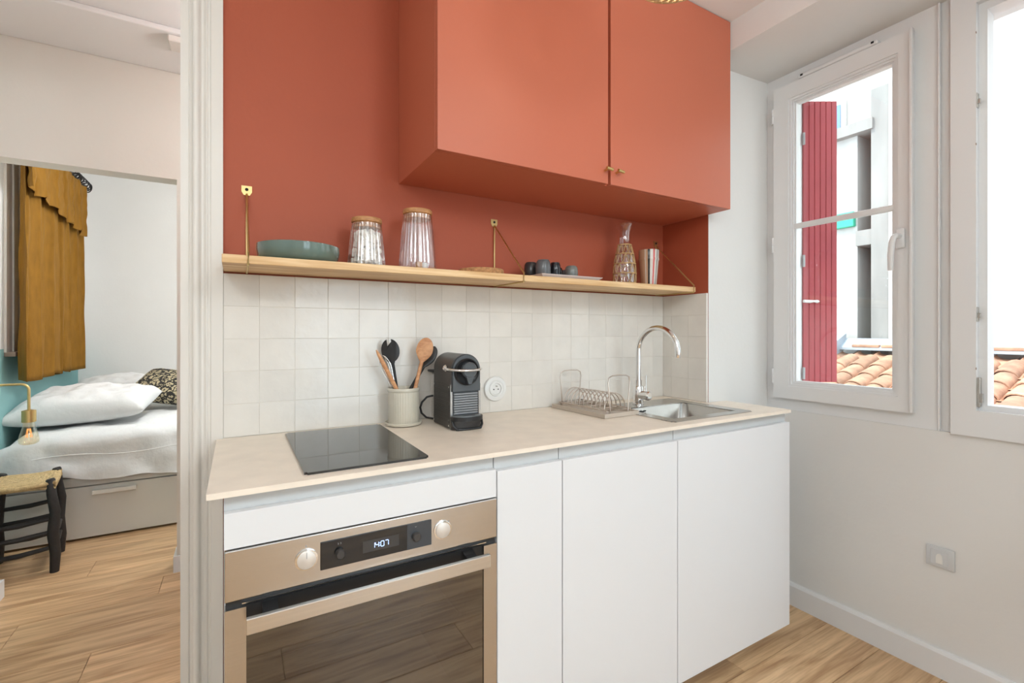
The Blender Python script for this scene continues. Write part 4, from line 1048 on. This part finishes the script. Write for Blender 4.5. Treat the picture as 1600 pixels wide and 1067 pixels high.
bl_ = thing('added_ceiling_light', 'added round white fill light on the ceiling over the foot of the bed', 'lamp', (.2, 3.45, 2.60))  # unseen ceiling fixture, added to brighten the bedroom
obj('base', lathe(nb(), [(.15, -.03), (.15, 0)], (.2, 3.45, 2.599), 36), 'porc', bl_, 40)
obj('fill_diffuser', lathe(nb(), [(.02, -.075), (.10, -.065), (.14, -.04), (.148, -.03)], (.2, 3.45, 2.599), 36), mat('bedroom_fill_diffuser', (.9, .88, .82), .5, emit=(1, .94, .86, 4), var=.01), bl_, 40)
bp_ = bpy.data.lights.new('bedroom_fill_light', 'POINT'); bp_.energy = 31; bp_.color = (.95, .98, 1); bp_.shadow_soft_size = .15
bo_ = bpy.data.objects.new('bedroom_fill_light', bp_); COL.objects.link(bo_); bo_.parent = bl_; bo_.location = (0, 0, -.28)
# flush ceiling lights behind the camera, added to brighten the kitchen
KD = mat('kitchen_fill_diffuser', (.9, .88, .82), .5, emit=(.92, .97, 1, 4), var=.01)
for lx, ly, lab in ((-.55, -.75, 'added round white fill light on the doorway side of the kitchen ceiling'), (.95, -1.0, 'added round white fill light on the window side of the kitchen ceiling')):
    kl = thing('added_ceiling_light', lab, 'lamp', (lx, ly, CZ))
    obj('base', lathe(nb(), [(.19, -.03), (.19, 0)], (lx, ly, CZ - .001), 36), 'porc', kl, 40)
    obj('fill_diffuser', lathe(nb(), [(.02, -.08), (.13, -.068), (.18, -.04), (.188, -.03)], (lx, ly, CZ - .001), 36), KD, kl, 40)
    kk = bpy.data.lights.new('kitchen_fill_light', 'POINT'); kk.energy = 26; kk.color = (.87, .95, 1); kk.shadow_soft_size = .2
    ko = bpy.data.objects.new('kitchen_fill_light', kk); COL.objects.link(ko); ko.parent = kl; ko.location = (0, 0, -.29)

# ceiling light added in the passage, out of view, as fill
hl = thing('added_ceiling_light', 'added round white fill light on the passage ceiling', 'lamp', (.45, 2.2, 2.60))
obj('base', lathe(nb(), [(.15, -.03), (.15, 0)], (.45, 2.2, 2.599), 36), 'porc', hl, 40)
obj('fill_diffuser', lathe(nb(), [(.02, -.075), (.10, -.065), (.14, -.04), (.148, -.03)], (.45, 2.2, 2.599), 36), mat('passage_fill_diffuser', (.9, .88, .82), .5, emit=(1, .86, .68, 4), var=.01), hl, 40)
ar = bpy.data.lights.new('passage_fill_light', 'POINT'); ar.energy = 14; ar.color = (.97, .98, 1); ar.shadow_soft_size = .14
ao = bpy.data.objects.new('passage_fill_light', ar); COL.objects.link(ao); ao.parent = hl; ao.location = (0, 0, -.25)

# ================================================================== OUTSIDE
struct('street', bx(2.5, 40, -30, 40, -4.2, -4.0), 'street', 'ground of the street outside')
# folding shutter
shp = Vector((2.490, 1.333, 0)); dv = Vector((.864, -.503, 0)); nv = Vector((.503, .864, 0))
shu = thing('window_shutter', 'red painted plank shutter folded open outside the window', 'shutter', (shp.x, shp.y, .985))
bw = .172 / 6
for k in range(6):
    b = nb(); a0, a1 = k * bw + .0006, (k + 1) * bw - .0006
    c = [shp + dv * a0, shp + dv * a1, shp + dv * a1 + nv * .025, shp + dv * a0 + nv * .025]
    prism(b, [(p.x, p.y) for p in c], .985, 2.412)
    bmesh.ops.bevel(b, geom=[e for e in b.edges if abs(e.verts[0].co.z - e.verts[1].co.z) > .5], offset=.002, segments=1, affect='EDGES')
    obj('board', b, 'red', shu)
for zz in (2.22, 1.60, 1.03): 
    p = shp + dv * -.004; obj('hinge', tube(nb(), [(p.x, p.y - .006, zz - .03), (p.x, p.y - .006, zz + .03)], .006, 10), 'stone', shu, 40)
b = nb(); p = shp - nv * .006
tube(b, [p + dv * -.002 + Vector((0, 0, 1.396)), p + dv * .03 + Vector((0, 0, 1.394)), p + dv * .05 + Vector((0, 0, 1.396)), p + dv * .066 + Vector((0, 0, 1.394)), p + dv * .076 + Vector((0, 0, 1.394))], [.008, .0085, .0055, .009, .004], 10)
obj('shutter_latch', b, 'porc', shu, 40)

# neighbouring building across the yard
NB = 7.5
bl = thing('neighbour_building', 'weathered white rendered building across the yard', 'building', (NB, 3, -4))
b = nb(); box(b, NB + 1.6, NB + 6, 3.05, 14, -4, 7.0); box(b, NB, NB + 6, -12, 2.92, -4, 6.6); wl = obj('wall', b, 'render', bl)
b = nb(); box(b, NB + .1, NB + 1.6, 3.33, 9, -4, 4.12); obj('lower_block', b, 'render', bl)
obj('block_coping', bx(NB - .02, NB + 1.62, 3.10, 9.02, 4.02, 4.17), 'conc', bl)
obj('buttress', bx(NB + .02, NB + 1.3, 2.92, 3.13, -4, 4.56), 'conc', bl)
obj('recess_back', bx(NB + .75, NB + 1.6, 3.12, 3.34, -4, 4.03), 'conc', bl)
obj('recess_sill', bx(NB + .05, NB + .8, 3.13, 3.33, 2.45, 2.66), 'conc', bl)
wn = obj('window', bx(NB + 1.55, NB + 1.62, 4.15, 4.75, 4.35, 5.25), 'porc', bl); obj('pane', bx(NB + 1.53, NB + 1.56, 4.22, 4.68, 4.42, 5.18), 'blueg', wn)
obj('cornice', bx(NB - .12, NB + .02, -12, 2.95, 6.35, 6.62), 'conc', bl)
for yy, zz, L in ((1.72, 2.12, .16), (1.45, 1.62, .22)): obj('wall_crack', bx(NB - .004, NB + .002, yy - L / 2, yy + L / 2, zz, zz + .012), 'stone', bl)
sg = thing('green_sign', 'green rectangular sign on the white building outside', 'sign', (NB + .08, 3.44, 2.83))
b = nb(); box(b, NB + .02, NB + .099, 3.345, 3.62, 2.735, 2.945, .01); obj('panel', b, 'signgreen', sg)
# tiled roof in front of it
rf = thing('tiled_roof', 'low clay-tiled roof below the white building outside', 'roof', (6.4, 2, 0))
sl = .30; rz = lambda x: .93 - sl * (7.42 - x)
b = nb(); prism(b, [(4.4, rz(4.4) - .12), (7.46, rz(7.46) - .12), (7.46, rz(7.46) - .02), (4.4, rz(4.4) - .02)], -1.5, 4.1, 'XZ'); obj('roof_deck', b, 'conc', rf)
obj('roof_support', bx(4.7, 7.46, -1.4, 4.0, -4, rz(4.7) - .15), 'render', rf)
def roof_tile():
    b = nb(); n = 8; out = []
    for L, r in ((0, .105), (.42, .088)):
        ring = []
        for k in range(n + 1):
            a = PI * k / n; ring.append((b.verts.new((L, r * math.cos(a), r * math.sin(a) * .8)), b.verts.new((L, (r - .014) * math.cos(a), (r - .014) * math.sin(a) * .8))))
        out.append(ring)
    A, B_ = out
    for k in range(n):
        b.faces.new((A[k][0], A[k + 1][0], B_[k + 1][0], B_[k][0])); b.faces.new((A[k][1], A[k][1 - 1 + 1], A[k + 1][1], B_[k + 1][1]) if False else (A[k + 1][1], A[k][1], B_[k][1], B_[k + 1][1]))
        b.faces.new((A[k][0], A[k][1], A[k + 1][1], A[k + 1][0])); b.faces.new((B_[k][0], B_[k + 1][0], B_[k + 1][1], B_[k][1]))
    for k in (0, n): b.faces.new((A[k][0], B_[k][0], B_[k][1], A[k][1]))
    return finish(b, 'roof_tile', 'roof', 60)
rt = roof_tile(); ang = math.atan(sl)
for i in range(10):
    for k in range(20):
        x = 4.45 + i * .295; y_ = -.6 + k * .225
        if x + .4 > 7.5: continue
        o = bpy.data.objects.new('roof_tile', rt); COL.objects.link(o); o.parent = rf
        o.location = (x - 6.4, y_ - 2 + random.uniform(-.006, .006), rz(x) + .022)
        o.rotation_euler = (0, -ang + .030, random.uniform(-.02, .02))
# valley (under) tiles between the covers, joined
b = nb()
for k in range(21):
    y_ = -.6 + (k - .5) * .225; n = 6
    for i in range(10):
        x0 = 4.43 + i * .295; x1 = x0 + .33
        if x1 > 7.46: continue
        rows = []
        for x, dz in ((x0, .0), (x1, .0)):
            rows.append([b.verts.new((x, y_ - .1 * math.cos(PI * q / n), rz(x) + .055 - .05 * math.sin(PI * q / n) + (.018 if x == x0 else 0))) for q in range(n + 1)])
        for q in range(n): b.faces.new((rows[0][q], rows[0][q + 1], rows[1][q + 1], rows[1][q]))
o = obj('valley_tiles', b, 'roof', rf, 60); o['kind'] = 'stuff'
b = nb(); prism(b, [(7.30, rz(7.30) + .10), (7.49, rz(7.49) + .12), (7.49, rz(7.49) + .20), (7.30, rz(7.30) + .13)], -1.4, 3.6, 'XZ'); obj('flashing', b, 'zinc', rf)
b = nb(); prism(b, [(6.5, rz(6.5) + .05), (7.49, rz(7.49) + .05), (7.49, rz(7.49) + .27), (6.5, rz(6.5) + .16)], 3.42, 3.52, 'XZ'); obj('side_flashing', b, 'zinc', rf)
for k in range(6):
    y_ = 1.25 + k * .34
    obj('ridge_tile', bx(7.30, 7.44, y_, y_ + .32, rz(7.3) + .135, rz(7.3) + .175, .01), 'roof', rf)
